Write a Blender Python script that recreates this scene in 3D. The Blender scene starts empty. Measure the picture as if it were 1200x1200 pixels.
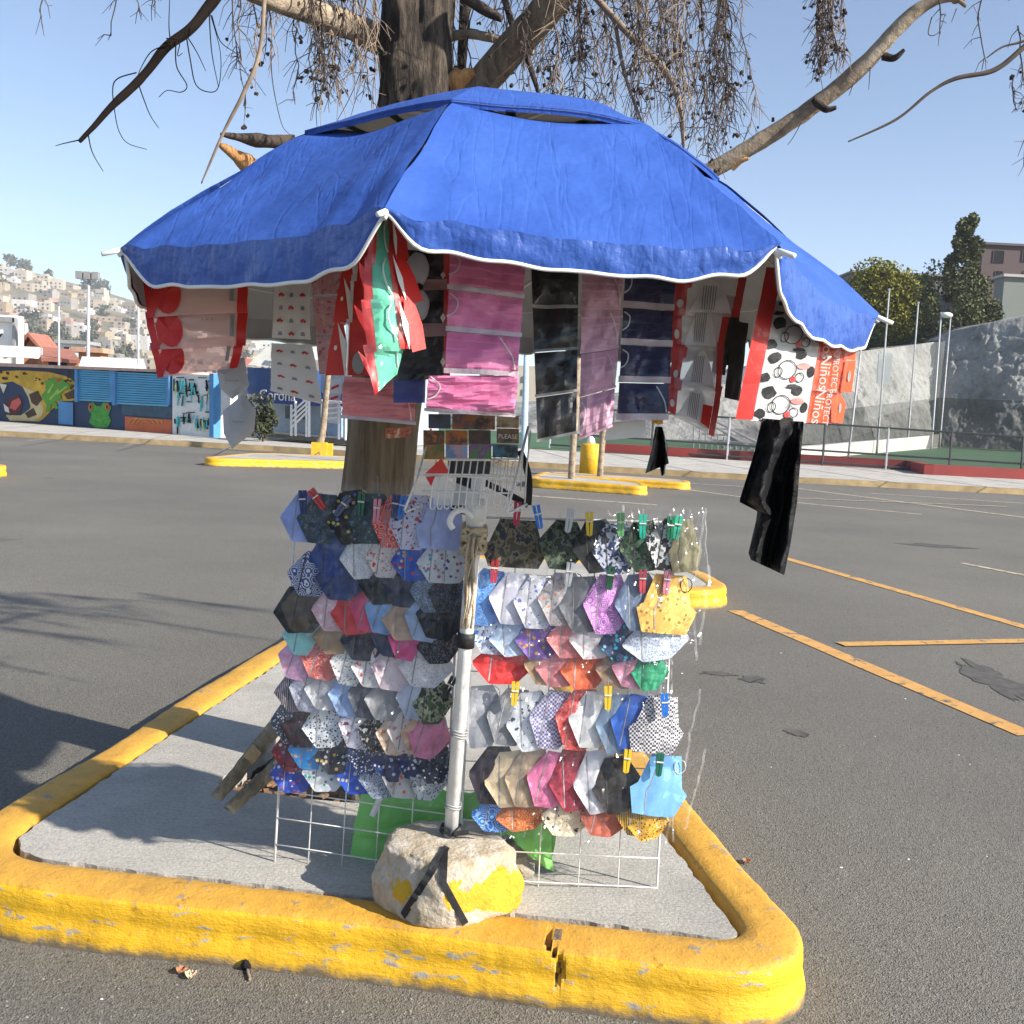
import bpy, bmesh, math, random
from mathutils import Vector, Matrix, noise
from mathutils.bvhtree import BVHTree
random.seed(7)
S = bpy.context.scene
C = S.collection
V = Vector
PI = math.pi
# ------------------------------------------------------------------ camera
PITCH, ROLL, FPX, CAMH = math.radians(6.0), math.radians(2.8), 1200.0, 1.5
u0 = V((0, math.sin(PITCH), math.cos(PITCH)))
FW = V((0, math.cos(PITCH), -math.sin(PITCH)))
RT = V((1, 0, 0)) * math.cos(ROLL) + u0 * math.sin(ROLL)
UP = u0 * math.cos(ROLL) - V((1, 0, 0)) * math.sin(ROLL)
EYE = V((0, 0, CAMH))
cd = bpy.data.cameras.new('camera')
cam = bpy.data.objects.new('camera', cd)
C.objects.link(cam)
cam.matrix_world = Matrix(((RT.x, UP.x, -FW.x, 0), (RT.y, UP.y, -FW.y, 0), (RT.z, UP.z, -FW.z, CAMH), (0, 0, 0, 1)))
cd.sensor_width = 36
cd.lens = 36
cd.clip_end = 3000
cd.clip_start = 0.05
S.camera = cam
# ------------------------------------------------------------------ light
SUN_EL, SUN_DIR = math.radians(30), V((0.90, -0.43, 0)).normalized()
to_sun = V((SUN_DIR.x * math.cos(SUN_EL), SUN_DIR.y * math.cos(SUN_EL), math.sin(SUN_EL)))
sd = bpy.data.lights.new('sun', 'SUN')
sd.energy = 5.0
sd.angle = math.radians(0.6)
sd.color = (1, 0.94, 0.85)
so = bpy.data.objects.new('sun', sd)
C.objects.link(so)
so.rotation_euler = to_sun.to_track_quat('Z', 'Y').to_euler()
so.location = to_sun * 30
W = bpy.data.worlds.new('World')
S.world = W
W.use_nodes = True
wn, wl = W.node_tree.nodes, W.node_tree.links
wn.clear()
sky = wn.new('ShaderNodeTexSky')
sky.sky_type = 'NISHITA'
sky.sun_disc = False
sky.sun_elevation = SUN_EL
sky.sun_rotation = math.atan2(SUN_DIR.x, SUN_DIR.y)
sky.altitude = 2200
sky.air_density = 1.0
sky.dust_density = 2.2
sky.ozone_density = 1.3
bg = wn.new('ShaderNodeBackground')
bg.inputs['Strength'].default_value = 0.10
wo = wn.new('ShaderNodeOutputWorld')
wl.new(sky.outputs[0], bg.inputs[0])
wl.new(bg.outputs[0], wo.inputs[0])
S.view_settings.view_transform = 'Standard'
S.view_settings.look = 'None'
S.view_settings.gamma = 1
S.view_settings.exposure = 1.0
S.view_settings.use_curve_mapping = False
S.cycles.transparent_max_bounces = 24
S.cycles.max_bounces = 6
# ------------------------------------------------------------------ helpers
def ray(px, py):
    return FW + RT * ((px - 600) / FPX) - UP * ((py - 600) / FPX)
def at(px, py, Y):
    d = ray(px, py)
    return EYE + d * (Y / d.y)
def gz(px, py, z=0.0):
    d = ray(px, py)
    return EYE + d * ((z - CAMH) / d.z)
class Plane:
    def __init__(s, a, b):              # vertical plane through two ground points, normal towards the camera
        s.a = V((a[0], a[1], 0))
        d = V((b[0] - a[0], b[1] - a[1], 0)).normalized()
        s.d, s.n = d, V((d.y, -d.x, 0))
    def hit(s, px, py, off=0.0):
        r = ray(px, py)
        t = ((s.a - EYE).dot(s.n)) / r.dot(s.n)
        return EYE + r * t + s.n * off
def nz(p, sc=1.0, seed=0.0):
    return noise.noise(V((p[0] * sc + seed * 7.31, p[1] * sc - seed * 3.7, p[2] * sc + seed * 1.9)))
class MB:
    def __init__(s):
        s.v, s.f, s.m = [], [], []
    def add(s, vs, fs, mi=0):
        o = len(s.v)
        s.v += [V(q) for q in vs]
        s.f += [tuple(i + o for i in f) for f in fs]
        s.m += [mi] * len(fs)
        return s
    def tube(s, pts, r, n=6, mi=0, cap=True):
        pts = [V(p) for p in pts]
        k = len(pts)
        rs = list(r) if isinstance(r, (list, tuple)) else [r] * k
        vs, fs = [], []
        ref = None
        for i, p in enumerate(pts):
            t = (pts[min(i + 1, k - 1)] - pts[max(i - 1, 0)])
            t = t.normalized() if t.length > 1e-9 else V((0, 0, 1))
            if ref is None:
                ref = V((1, 0, 0)) if abs(t.x) < 0.9 else V((0, 1, 0))
            a = (ref - t * ref.dot(t)).normalized()
            ref = a
            b = t.cross(a)
            for j in range(n):
                th = 2 * PI * j / n
                vs.append(p + (a * math.cos(th) + b * math.sin(th)) * rs[i])
        for i in range(k - 1):
            for j in range(n):
                fs.append((i * n + j, i * n + (j + 1) % n, (i + 1) * n + (j + 1) % n, (i + 1) * n + j))
        if cap:
            fs.append(tuple(reversed(range(n))))
            fs.append(tuple((k - 1) * n + j for j in range(n)))
        return s.add(vs, fs, mi)
    def box(s, c, sz, rz=0.0, mi=0, ax=None):
        c = V(c)
        if ax:
            X, Y, Z = ax
        else:
            X, Y, Z = V((math.cos(rz), math.sin(rz), 0)), V((-math.sin(rz), math.cos(rz), 0)), V((0, 0, 1))
        vs = [c + X * (sz[0] / 2 * i) + Y * (sz[1] / 2 * j) + Z * (sz[2] / 2 * k) for k in (-1, 1) for j in (-1, 1) for i in (-1, 1)]
        return s.add(vs, [(0, 2, 3, 1), (4, 5, 7, 6), (0, 1, 5, 4), (2, 6, 7, 3), (0, 4, 6, 2), (1, 3, 7, 5)], mi)
    def grid(s, fn, nu, nv, mi=0, flip=False):
        vs = [fn(i / nu, j / nv) for j in range(nv + 1) for i in range(nu + 1)]
        w = nu + 1
        fs = [(j * w + i, j * w + i + 1, (j + 1) * w + i + 1, (j + 1) * w + i) for j in range(nv) for i in range(nu)]
        if flip:
            fs = [tuple(reversed(f)) for f in fs]
        return s.add(vs, fs, mi)
    def poly(s, pts, mi=0):
        return s.add(pts, [tuple(range(len(pts)))], mi)
    def prism(s, pts, vec, mi=0):
        n = len(pts)
        pts = [V(p) for p in pts]
        vec = V(vec)
        vs = pts + [p + vec for p in pts]
        fs = [tuple(range(n)), tuple(reversed(range(n, 2 * n)))] + [(i, i + n, (i + 1) % n + n, (i + 1) % n) for i in range(n)]
        return s.add(vs, fs, mi)
    def blob(s, c, r, nu=10, nv=7, amp=0.2, fr=3.0, seed=0.0, mi=0):
        c = V(c)
        r = V(r) if not isinstance(r, (int, float)) else V((r, r, r))
        vs, fs = [], []
        for j in range(nv + 1):
            ph = -PI / 2 + PI * j / nv
            for i in range(nu):
                th = 2 * PI * i / nu
                d = V((math.cos(ph) * math.cos(th), math.cos(ph) * math.sin(th), math.sin(ph)))
                k = 1 + amp * nz(d, fr, seed)
                vs.append(c + V((d.x * r.x, d.y * r.y, d.z * r.z)) * k)
        for j in range(nv):
            for i in range(nu):
                fs.append((j * nu + i, j * nu + (i + 1) % nu, (j + 1) * nu + (i + 1) % nu, (j + 1) * nu + i))
        return s.add(vs, fs, mi)
    def build(s, name, mats, parent=None, smooth=False):
        me = bpy.data.meshes.new(name)
        L = root_loc(parent)
        me.from_pydata([p - L for p in s.v], [], s.f)
        mats = mats if isinstance(mats, (list, tuple)) else [mats]
        for m in mats:
            me.materials.append(m)
        if len(mats) > 1:
            me.polygons.foreach_set('material_index', s.m)
        if smooth:
            me.polygons.foreach_set('use_smooth', [True] * len(s.f))
        me.update()
        o = bpy.data.objects.new(name, me)
        C.objects.link(o)
        if parent:
            o.parent = parent
        return o
def root_loc(p):
    while p is not None and p.parent is not None:
        p = p.parent
    return V(p.location) if p is not None else V((0, 0, 0))
def tag(o, label=None, cat=None, group=None, kind=None):
    for k, v in (('label', label), ('category', cat), ('group', group), ('kind', kind)):
        if v:
            o[k] = v
    return o
def thing(name, label, cat, loc=(0, 0, 0), group=None):
    o = bpy.data.objects.new(name, None)
    C.objects.link(o)
    o.location = loc
    return tag(o, label, cat, group)
def single(mb, name, mats, label, cat, loc, group=None, smooth=False):
    t = bpy.data.objects.new(name, None)     # temporary root only to read the offset
    t.location = loc
    o = mb.build(name, mats, None, smooth)
    bpy.data.objects.remove(t)
    L = V(loc)
    o.data.transform(Matrix.Translation(-L))
    o.location = L
    return tag(o, label, cat, group)
def struct(mb, name, mats, smooth=False):
    return tag(mb.build(name, mats, None, smooth), kind='structure')
def copy_thing(o, loc):
    c = o.copy()
    C.objects.link(c)
    c.location = loc
    for ch in o.children:
        d = ch.copy()
        C.objects.link(d)
        d.parent = c
        for g in ch.children:
            e = g.copy()
            C.objects.link(e)
            e.parent = d
    return c
def lerp(a, b, t):
    return a + (b - a) * t
def ell(cx, cy, rx, ry, n=14, rot=0):
    return [(cx + rx * math.cos(2 * PI * i / n) * math.cos(rot) - ry * math.sin(2 * PI * i / n) * math.sin(rot),
             cy + rx * math.cos(2 * PI * i / n) * math.sin(rot) + ry * math.sin(2 * PI * i / n) * math.cos(rot)) for i in range(n)]
def smooth_path(pts, n=6):
    pts = [V(p) for p in pts]
    out = []
    for i in range(len(pts) - 1):
        p0, p1, p2, p3 = pts[max(i - 1, 0)], pts[i], pts[i + 1], pts[min(i + 2, len(pts) - 1)]
        for k in range(n):
            t = k / n
            out.append(0.5 * ((2 * p1) + (p2 - p0) * t + (2 * p0 - 5 * p1 + 4 * p2 - p3) * t * t + (3 * p1 - p0 - 3 * p2 + p3) * t ** 3))
    out.append(pts[-1])
    return out
# ------------------------------------------------------------------ materials
class NT:
    def __init__(s, name):
        s.m = bpy.data.materials.new(name)
        s.m.use_nodes = True
        s.n, s.l = s.m.node_tree.nodes, s.m.node_tree.links
        s.b = s.n['Principled BSDF']
        s.out = s.n['Material Output']
        s.tc = s.n.new('ShaderNodeTexCoord')
        s.co = s.tc.outputs['Object']
    def nd(s, t, **kw):
        x = s.n.new(t)
        for k, v in kw.items():
            if k in x.inputs:
                x.inputs[k].default_value = v
            else:
                setattr(x, k, v)
        return x
    def noise(s, sc, det=4, rough=0.55, co=None):
        x = s.nd('ShaderNodeTexNoise', Scale=sc, Detail=det, Roughness=rough)
        s.l.new(co or s.co, x.inputs['Vector'])
        return x.outputs['Fac']
    def voro(s, sc, feature='F1', out='Distance', co=None):
        x = s.nd('ShaderNodeTexVoronoi', Scale=sc)
        x.feature = feature
        s.l.new(co or s.co, x.inputs['Vector'])
        return x.outputs[out]
    def ramp(s, fac, stops, interp='LINEAR'):
        x = s.n.new('ShaderNodeValToRGB')
        x.color_ramp.interpolation = interp
        e = x.color_ramp.elements
        while len(e) < len(stops):
            e.new(0.5)
        for el, (p, c) in zip(e, stops):
            el.position = p
            el.color = (*c, 1) if len(c) == 3 else c
        s.l.new(fac, x.inputs[0])
        return x.outputs[0]
    def mix(s, fac, a, b, mode='MIX'):
        x = s.n.new('ShaderNodeMix')
        x.data_type = 'RGBA'
        x.blend_type = mode
        for sock, v in ((x.inputs[0], fac), (x.inputs[6], a), (x.inputs[7], b)):
            if isinstance(v, (int, float)):
                sock.default_value = v
            elif isinstance(v, tuple):
                sock.default_value = (*v, 1)
            else:
                s.l.new(v, sock)
        return x.outputs[2]
    def math(s, op, a, b=0.0):
        x = s.n.new('ShaderNodeMath')
        x.operation = op
        for i, v in enumerate((a, b)):
            if isinstance(v, (int, float)):
                x.inputs[i].default_value = v
            else:
                s.l.new(v, x.inputs[i])
        return x.outputs[0]
    def base(s, c):
        if isinstance(c, tuple):
            s.b.inputs['Base Color'].default_value = (*c, 1)
        else:
            s.l.new(c, s.b.inputs['Base Color'])
    def bump(s, h, strength=0.5, dist=0.01, prev=None):
        x = s.nd('ShaderNodeBump', Strength=strength, Distance=dist)
        s.l.new(h, x.inputs['Height'])
        if prev:
            s.l.new(prev, x.inputs['Normal'])
        s.l.new(x.outputs[0], s.b.inputs['Normal'])
        return x.outputs[0]
    def rough(s, r):
        s.b.inputs['Roughness'].default_value = r
def sc3(c, k):
    return tuple(min(1, x * k) for x in c)
def pm(name, c, rough=0.7, var=0.2, vs=6.0, bump=0.0, bs=40.0, bd=0.01, metal=0.0, spec=0.5):
    t = NT(name)
    t.base(t.ramp(t.noise(vs, 5), [(0.3, sc3(c, 1 - var)), (0.7, sc3(c, 1 + var))]))
    t.rough(rough)
    t.b.inputs['Metallic'].default_value = metal
    t.b.inputs['Specular IOR Level'].default_value = spec
    if bump:
        t.bump(t.noise(bs, 5), bump, bd)
    return t.m
def film_mat(name, tint=(1, 1, 1), milk=0.06, gloss=0.1, bs=35.0, bstr=0.8, col=(0.8, 0.8, 0.8), rgh=0.14):
    t = NT(name)
    tr = t.nd('ShaderNodeBsdfTransparent')
    tr.inputs[0].default_value = (*tint, 1)
    gl = t.nd('ShaderNodeBsdfGlossy')
    gl.inputs['Roughness'].default_value = rgh
    gl.inputs[0].default_value = (1, 1, 1, 1)
    df = t.nd('ShaderNodeBsdfDiffuse')
    df.inputs[0].default_value = (*col, 1)
    bp = t.nd('ShaderNodeBump', Strength=bstr, Distance=0.012)
    h = t.math('ADD', t.noise(bs, 3, 0.6), t.math('MULTIPLY', t.voro(bs * 0.7), 0.8))
    t.l.new(h, bp.inputs['Height'])
    t.l.new(bp.outputs[0], gl.inputs['Normal'])
    m1 = t.nd('ShaderNodeMixShader')
    m1.inputs[0].default_value = milk
    t.l.new(tr.outputs[0], m1.inputs[1])
    t.l.new(df.outputs[0], m1.inputs[2])
    fr = t.nd('ShaderNodeFresnel', IOR=1.45)
    t.l.new(bp.outputs[0], fr.inputs['Normal'])
    m2 = t.nd('ShaderNodeMixShader')
    t.l.new(t.math('MULTIPLY', fr.outputs[0], gloss), m2.inputs[0])
    t.l.new(m1.outputs[0], m2.inputs[1])
    t.l.new(gl.outputs[0], m2.inputs[2])
    t.l.new(m2.outputs[0], t.out.inputs[0])
    return t.m
def net_mat(name, c, cover):
    t = NT(name)
    tr = t.nd('ShaderNodeBsdfTransparent')
    df = t.nd('ShaderNodeBsdfDiffuse')
    df.inputs[0].default_value = (*c, 1)
    m = t.nd('ShaderNodeMixShader')
    m.inputs[0].default_value = cover
    t.l.new(tr.outputs[0], m.inputs[1])
    t.l.new(df.outputs[0], m.inputs[2])
    t.l.new(m.outputs[0], t.out.inputs[0])
    return t.m
PATS = {}
SEAM = [pm('stitched_seam', (0.33, 0.32, 0.33), .9, .2), pm('dark_seam', (0.05, 0.05, 0.055), .9, .2)]
def pat(kind, *cs):
    key = (kind,) + cs
    cs = tuple(tuple(x * min(1.3, .82 / max(c)) for x in c) if sum(c) > .12 else c for c in cs)
    if key in PATS:
        return PATS[key]
    t = NT('cloth_' + kind)
    c1 = cs[0]
    c2 = cs[1] if len(cs) > 1 else sc3(c1, 0.6)
    c3 = cs[2] if len(cs) > 2 else c2
    if kind == 'plain':
        col = t.ramp(t.noise(30, 4), [(0.3, sc3(c1, 0.85)), (0.7, sc3(c1, 1.12))])
    elif kind == 'dots':
        col = t.ramp(t.voro(140), [(0.0, c2), (0.33, c1)], 'CONSTANT')
    elif kind == 'speckle':
        col = t.ramp(t.noise(260, 2), [(0.0, c1), (0.54, c2)], 'CONSTANT')
    elif kind == 'camo':
        col = t.ramp(t.noise(42, 3), [(0.0, c1), (0.46, c2), (0.57, c3)], 'CONSTANT')
    elif kind == 'floral':
        col = t.ramp(t.noise(75, 3, 0.6), [(0.0, c2), (0.40, c1), (0.60, c3)], 'CONSTANT')
    elif kind == 'bandana':
        w = t.math('SINE', t.math('MULTIPLY', t.voro(42), 34))
        col = t.ramp(t.math('ADD', w, t.math('MULTIPLY', t.noise(150, 2), 0.8)), [(0.0, c1), (0.75, c2)], 'CONSTANT')
    elif kind == 'figures':
        col = t.mix(t.ramp(t.voro(62), [(0.0, (1, 1, 1)), (0.30, (0, 0, 0))], 'CONSTANT'), c1,
                    t.ramp(t.voro(62, 'F1', 'Color'), [(0.0, c2), (0.5, c3), (0.8, (0.8, 0.8, 0.75))], 'CONSTANT'))
    elif kind == 'stripe':
        x = t.nd('ShaderNodeTexWave', Scale=60.0, Distortion=0.3)
        t.l.new(t.co, x.inputs['Vector'])
        col = t.ramp(x.outputs['Fac'], [(0, c1), (0.5, c2)], 'CONSTANT')
    elif kind == 'check':
        x = t.nd('ShaderNodeTexChecker', Scale=170.0)
        t.l.new(t.co, x.inputs['Vector'])
        x.inputs[1].default_value = (*c1, 1)
        x.inputs[2].default_value = (*c2, 1)
        col = x.outputs[0]
    t.base(col)
    t.rough(0.85)
    t.bump(t.noise(32, 3), 0.4, 0.006)
    t.m['c1'] = c1
    PATS[key] = t.m
    return t.m
M = {}
def asphalt():
    t = NT('asphalt')
    big = t.noise(0.35, 5)
    c = t.ramp(big, [(0.3, (0.138, 0.128, 0.110)), (0.7, (0.198, 0.184, 0.157))])
    ag = t.voro(210, 'F1', 'Color')
    sp = t.ramp(ag, [(0.0, (0.25, 0.25, 0.25)), (0.25, (0.75, 0.75, 0.74)), (0.8, (1.1, 1.08, 1.05)), (0.95, (1.9, 1.85, 1.7))])
    c = t.mix(0.75, c, sp, 'MULTIPLY')
    pit = t.ramp(t.noise(75, 4, 0.75), [(0.36, (0.22, 0.22, 0.22)), (0.47, (1, 1, 1))])
    c = t.mix(0.8, c, pit, 'MULTIPLY')
    stain = t.ramp(t.noise(0.9, 4, 0.6), [(0.66, (1, 1, 1)), (0.74, (0.62, 0.61, 0.6))])
    c = t.mix(0.7, c, stain, 'MULTIPLY')
    t.base(c)
    t.rough(0.85)
    n1 = t.bump(t.voro(210), 0.6, 0.006)
    n2 = t.bump(t.noise(85, 3, 0.7), 0.45, 0.006, n1)
    t.bump(t.noise(9, 4), 0.3, 0.02, n2)
    return t.m
M['asphalt'] = asphalt()
def concrete(name, c, bump=0.5):
    t = NT(name)
    a = t.ramp(t.noise(2.3, 6, 0.65), [(0.3, sc3(c, 0.72)), (0.7, sc3(c, 1.15))])
    a = t.mix(0.6, a, t.ramp(t.noise(90, 4, 0.7), [(0.35, (0.6, 0.6, 0.6)), (0.6, (1.08, 1.07, 1.05))]), 'MULTIPLY')
    mp = t.nd('ShaderNodeMapping')
    mp.inputs['Scale'].default_value = (2, 30, 2)
    mp.inputs['Rotation'].default_value = (0, 0, 0.15)
    t.l.new(t.co, mp.inputs[0])
    br = t.noise(6, 5, 0.7, mp.outputs[0])
    a = t.mix(0.45, a, t.ramp(br, [(0.35, (0.72, 0.71, 0.7)), (0.55, (1, 1, 1))]), 'MULTIPLY')
    t.base(a)
    t.rough(0.9)
    n1 = t.bump(br, bump, 0.01)
    t.bump(t.noise(110, 5), bump, 0.006, n1)
    return t.m
M['slab'] = concrete('concrete_slab', (0.47, 0.445, 0.395))
M['walk'] = concrete('pavement_concrete', (0.5, 0.47, 0.42))
def kerb_paint(name, c, chip, th, dirt=True):
    t = NT(name)
    p = t.ramp(t.noise(7, 6, 0.65), [(0.3, sc3(c, 0.8)), (0.7, sc3(c, 1.12))])
    mp = t.nd('ShaderNodeMapping')
    mp.inputs['Scale'].default_value = (1, 1, 3.2)
    t.l.new(t.co, mp.inputs[0])
    f = t.noise(11, 7, 0.7, mp.outputs[0])
    msk = t.ramp(f, [(th, (0, 0, 0)), (th + 0.03, (1, 1, 1))])
    cc = t.ramp(t.noise(60, 3), [(0.3, sc3(chip, 0.6)), (0.7, chip)])
    c2 = t.mix(msk, p, cc)
    grime = t.ramp(t.noise(26, 5, 0.75), [(0.30, (0.42, 0.36, 0.3)), (0.40, (1, 1, 1))])
    c3 = t.mix(0.7, c2, grime, 'MULTIPLY')
    if not dirt:
        t.base(c3)
        t.rough(0.7)
        return t.m
    gz_ = t.nd('ShaderNodeSeparateXYZ')
    t.l.new(t.co, gz_.inputs[0])
    low = t.math('ADD', gz_.outputs[2], t.math('MULTIPLY', t.noise(14, 5, 0.7), 0.06))
    t.base(t.mix(t.ramp(low, [(0.035, (1, 1, 1)), (0.06, (0, 0, 0))]), c3, (0.16, 0.12, 0.075)))
    t.rough(0.62)
    n1 = t.bump(f, 0.5, 0.02)
    t.bump(t.noise(75, 7, 0.7), 0.38, 0.010, n1)
    return t.m
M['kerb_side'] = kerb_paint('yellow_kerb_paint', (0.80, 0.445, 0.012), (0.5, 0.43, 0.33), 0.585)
M['kerb_top'] = kerb_paint('kerb_top_paint', (0.64, 0.335, 0.038), (0.40, 0.31, 0.22), 0.61)  # top face: duller, browner paint than the front, with chips
M['kerb_core'] = pm('broken_concrete', (0.16, 0.12, 0.08), .95, .4, 40, .8, 120)
M['line'] = kerb_paint('road_line_paint', (0.58, 0.31, 0.085), (0.16, 0.15, 0.13), 0.565, False)
M['whiteline'] = kerb_paint('faded_line_paint', (0.52, 0.43, 0.30), (0.16, 0.15, 0.13), 0.55, False)
def fabric_blue():
    t = NT('blue_nylon')
    t.base(t.ramp(t.noise(5, 5), [(0.3, (0.028, 0.080, 0.33)), (0.7, (0.044, 0.116, 0.42))]))
    t.rough(0.55)
    t.b.inputs['Specular IOR Level'].default_value = 0.3
    prev = t.bump(t.noise(5, 4, 0.6), 0.5, 0.03)
    for sc_, rot, st in (((16, 1.5, 1.5), (0.2, 0.3, 0.5), 0.17), ((2, 13, 2), (0.5, 0.1, 1.1), 0.14), ((11, 1.2, 3), (0.1, 0.9, 2.2), 0.16)):
        mp = t.nd('ShaderNodeMapping')
        mp.inputs['Scale'].default_value = sc_
        mp.inputs['Rotation'].default_value = rot
        t.l.new(t.co, mp.inputs[0])
        f = t.noise(1.0, 3, 0.5, mp.outputs[0])
        line = t.math('MINIMUM', t.math('MULTIPLY', t.math('ABSOLUTE', t.math('SUBTRACT', f, 0.5)), 40), 1)
        prev = t.bump(line, st, 0.004, prev)
    return t.m
M['blue'] = fabric_blue()
def fabric_val():
    t = NT('crinkled_blue_nylon')
    t.base(t.ramp(t.noise(5, 5), [(0.3, (0.028, 0.080, 0.33)), (0.7, (0.044, 0.116, 0.42))]))
    t.rough(0.34)
    mp = t.nd('ShaderNodeMapping')
    mp.inputs['Scale'].default_value = (1, 1, 0.55)
    t.l.new(t.co, mp.inputs[0])
    n0 = t.bump(t.voro(26, 'SMOOTH_F1', 'Distance', mp.outputs[0]), 0.35, 0.012)
    n1 = t.bump(t.noise(12, 5, 0.62), 0.35, 0.02, n0)
    t.bump(t.math('ABSOLUTE', t.math('SUBTRACT', t.noise(13, 3, 0.6, mp.outputs[0]), 0.5)), 0.5, 0.03, n1)
    return t.m
M['valance'] = fabric_val()
M['lining'] = pm('silver_lining', (0.33, 0.33, 0.34), 0.6, 0.1, 8, 0.3, 20)
M['trim'] = pm('white_trim', (0.78, 0.78, 0.76), 0.7, 0.06, 20)
M['steel_w'] = pm('white_painted_wire', (0.72, 0.70, 0.66), 0.45, 0.15, 30, 0.1)
M['pole'] = pm('white_painted_pole', (0.78, 0.77, 0.74), 0.42, 0.14, 14, 0.15, 60)
M['black'] = pm('black_cloth', (0.012, 0.012, 0.014), 0.6, 0.3, 10, 0.4, 40)
M['blackshine'] = pm('black_satin', (0.007, 0.007, 0.008), 0.62, 0.3, 10, 0.8, 26, 0.02, 0, 0.2)
M['film'] = film_mat('clear_cellophane', (0.995, 0.995, 0.997), 0.005, 0.40, 20, 0.2, (0.8, 0.8, 0.8), 0.14)
M['seal_film'] = film_mat('sealed_film_edge', (0.97, 0.97, 0.98), 0.12, 0.10, 24, 0.2, (0.8, 0.8, 0.8), 0.3)
M['film_soft'] = film_mat('clear_sleeve', (0.97, 0.97, 0.975), 0.012, 0.6, 12, 0.5)
M['film_pink'] = film_mat('pink_tinted_film', (0.95, 0.72, 0.68), 0.72, 0.4, 14, 0.4, (0.78, 0.50, 0.45))
M['film_white'] = film_mat('milky_film', (0.95, 0.95, 0.95), 0.62, 0.5, 14, 0.4, (0.8, 0.79, 0.77))
M['card_red'] = pm('red_card', (0.56, 0.018, 0.012), 0.45, 0.1, 10, 0.15, 20)
M['card_orange'] = pm('orange_card', (0.72, 0.085, 0.02), 0.45, 0.08, 10, 0.15, 20)
M['ink_white'] = pm('white_print', (0.75, 0.72, 0.68), 0.6, 0.05)
M['ink_black'] = pm('black_print', (0.015, 0.015, 0.017), 0.7, 0.1, spec=0.1)
M['ink_grey'] = pm('grey_print', (0.25, 0.25, 0.25), 0.6, 0.1)
M['pink'] = pm('pink_pleated_fabric', (0.83, 0.25, 0.46), 0.75, 0.12, 9, 0.25, 90)
M['coral'] = pm('coral_pleated_fabric', (0.82, 0.28, 0.28), 0.75, 0.15, 9, 0.25, 90)
M['mauve'] = pm('mauve_pleated_fabric', (0.72, 0.42, 0.54), 0.75, 0.12, 9, 0.25, 90)
M['navy'] = pm('navy_pleated_fabric', (0.035, 0.042, 0.115), 0.7, 0.2, 9, 0.25, 90)
M['blackpl'] = pm('black_pleated_fabric', (0.010, 0.010, 0.010), 0.5, 0.3, 9, 0.25, 60)
M['greenpl'] = pm('mint_green_fabric', (0.10, 0.46, 0.30), 0.75, 0.12, 9, 0.25, 90)
M['greycup'] = pm('grey_moulded_fabric', (0.42, 0.43, 0.46), 0.8, 0.08, 9, 0.25, 90)
M['blueflat'] = pm('blue_print', (0.02, 0.04, 0.27), 0.6, 0.1)
M['elastic'] = pm('white_elastic', (0.7, 0.68, 0.66), 0.7, 0.05)
M['seal'] = pm('sealed_film_band', (0.62, 0.52, 0.56), 0.35, 0.12, 30, 0.4, 60)

# ================================================================== SETTING: ground
g = MB()
g.poly([(-400, -30, 0), (400, -30, 0), (400, 700, 0), (-400, 700, 0)])
struct(g, 'asphalt_ground', M['asphalt'])
def strip_line(name, pts, wd, mat, z=0.004):
    m = MB()
    for a, b in zip(pts[:-1], pts[1:]):
        a, b = V(a), V(b)
        d = (b - a).normalized()
        n = V((-d.y, d.x, 0)) * wd / 2
        k = max(1, int((b - a).length / 0.4))
        m.grid(lambda u, v: a.lerp(b, u) + n * (v * 2 - 1) * (1 + 0.07 * nz(a.lerp(b, u), 4)) + V((0, 0, z)), k, 1)
    return struct(m, name, mat)
def gl(*pp):
    return [V((*gz(x, y)[:2], 0)) for x, y in pp]
strip_line('parking_line', gl((862, 716), (1205, 862)), 0.13, M['line'])
strip_line('parking_line', gl((985, 756), (1300, 750)), 0.115, M['line'], 0.008)
strip_line('parking_line', gl((915, 653), (1260, 752)), 0.12, M['line'])
strip_line('parking_line', gl((1127, 660), (1280, 690)), 0.08, M['whiteline'])
strip_line('parking_line', gl((770, 569), (880, 584), (1080, 603)), 0.10, M['whiteline'])
strip_line('parking_line', gl((930, 572), (1220, 609)), 0.12, M['whiteline'])
strip_line('parking_line', gl((620, 581), (770, 592)), 0.12, M['whiteline'])
strip_line('parking_line', gl((1020, 578), (1230, 592)), 0.10, M['whiteline'])
strip_line('parking_line', gl((930, 584), (1180, 594)), 0.10, M['whiteline'], 0.008)
strip_line('parking_line', gl((800, 566), (900, 572)), 0.10, M['whiteline'])
def stain(x, y, rx, ry, z=0.003):
    p = gz(x, y)
    m = MB()
    m.poly([V((p.x + rx * math.cos(a * PI / 40) * (.8 + .5 * nz((math.cos(a * PI / 40) * 1.5, math.sin(a * PI / 40) * 1.5, x), 1.3) + .25 * nz((a * .9, x, 0), 1.1)), p.y + ry * math.sin(a * PI / 40) * (.8 + .5 * nz((math.cos(a * PI / 40) * 1.5, math.sin(a * PI / 40) * 1.5, x), 1.3) + .25 * nz((a * .9, y, 0), 1.1)), z)) for a in range(80)])
    struct(m, 'oil_stain', M['stain'])
M['stain'] = pm('dark_oil_stain', (0.088, 0.080, 0.067), .7, .35, 14, .3, 120)
for q in ((885, 797, .09, .11), (934, 859, .07, .07), (1172, 800, .16, .7), (1100, 640, .5, .25), (845, 790, .12, .06)):
    stain(*q)
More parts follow.
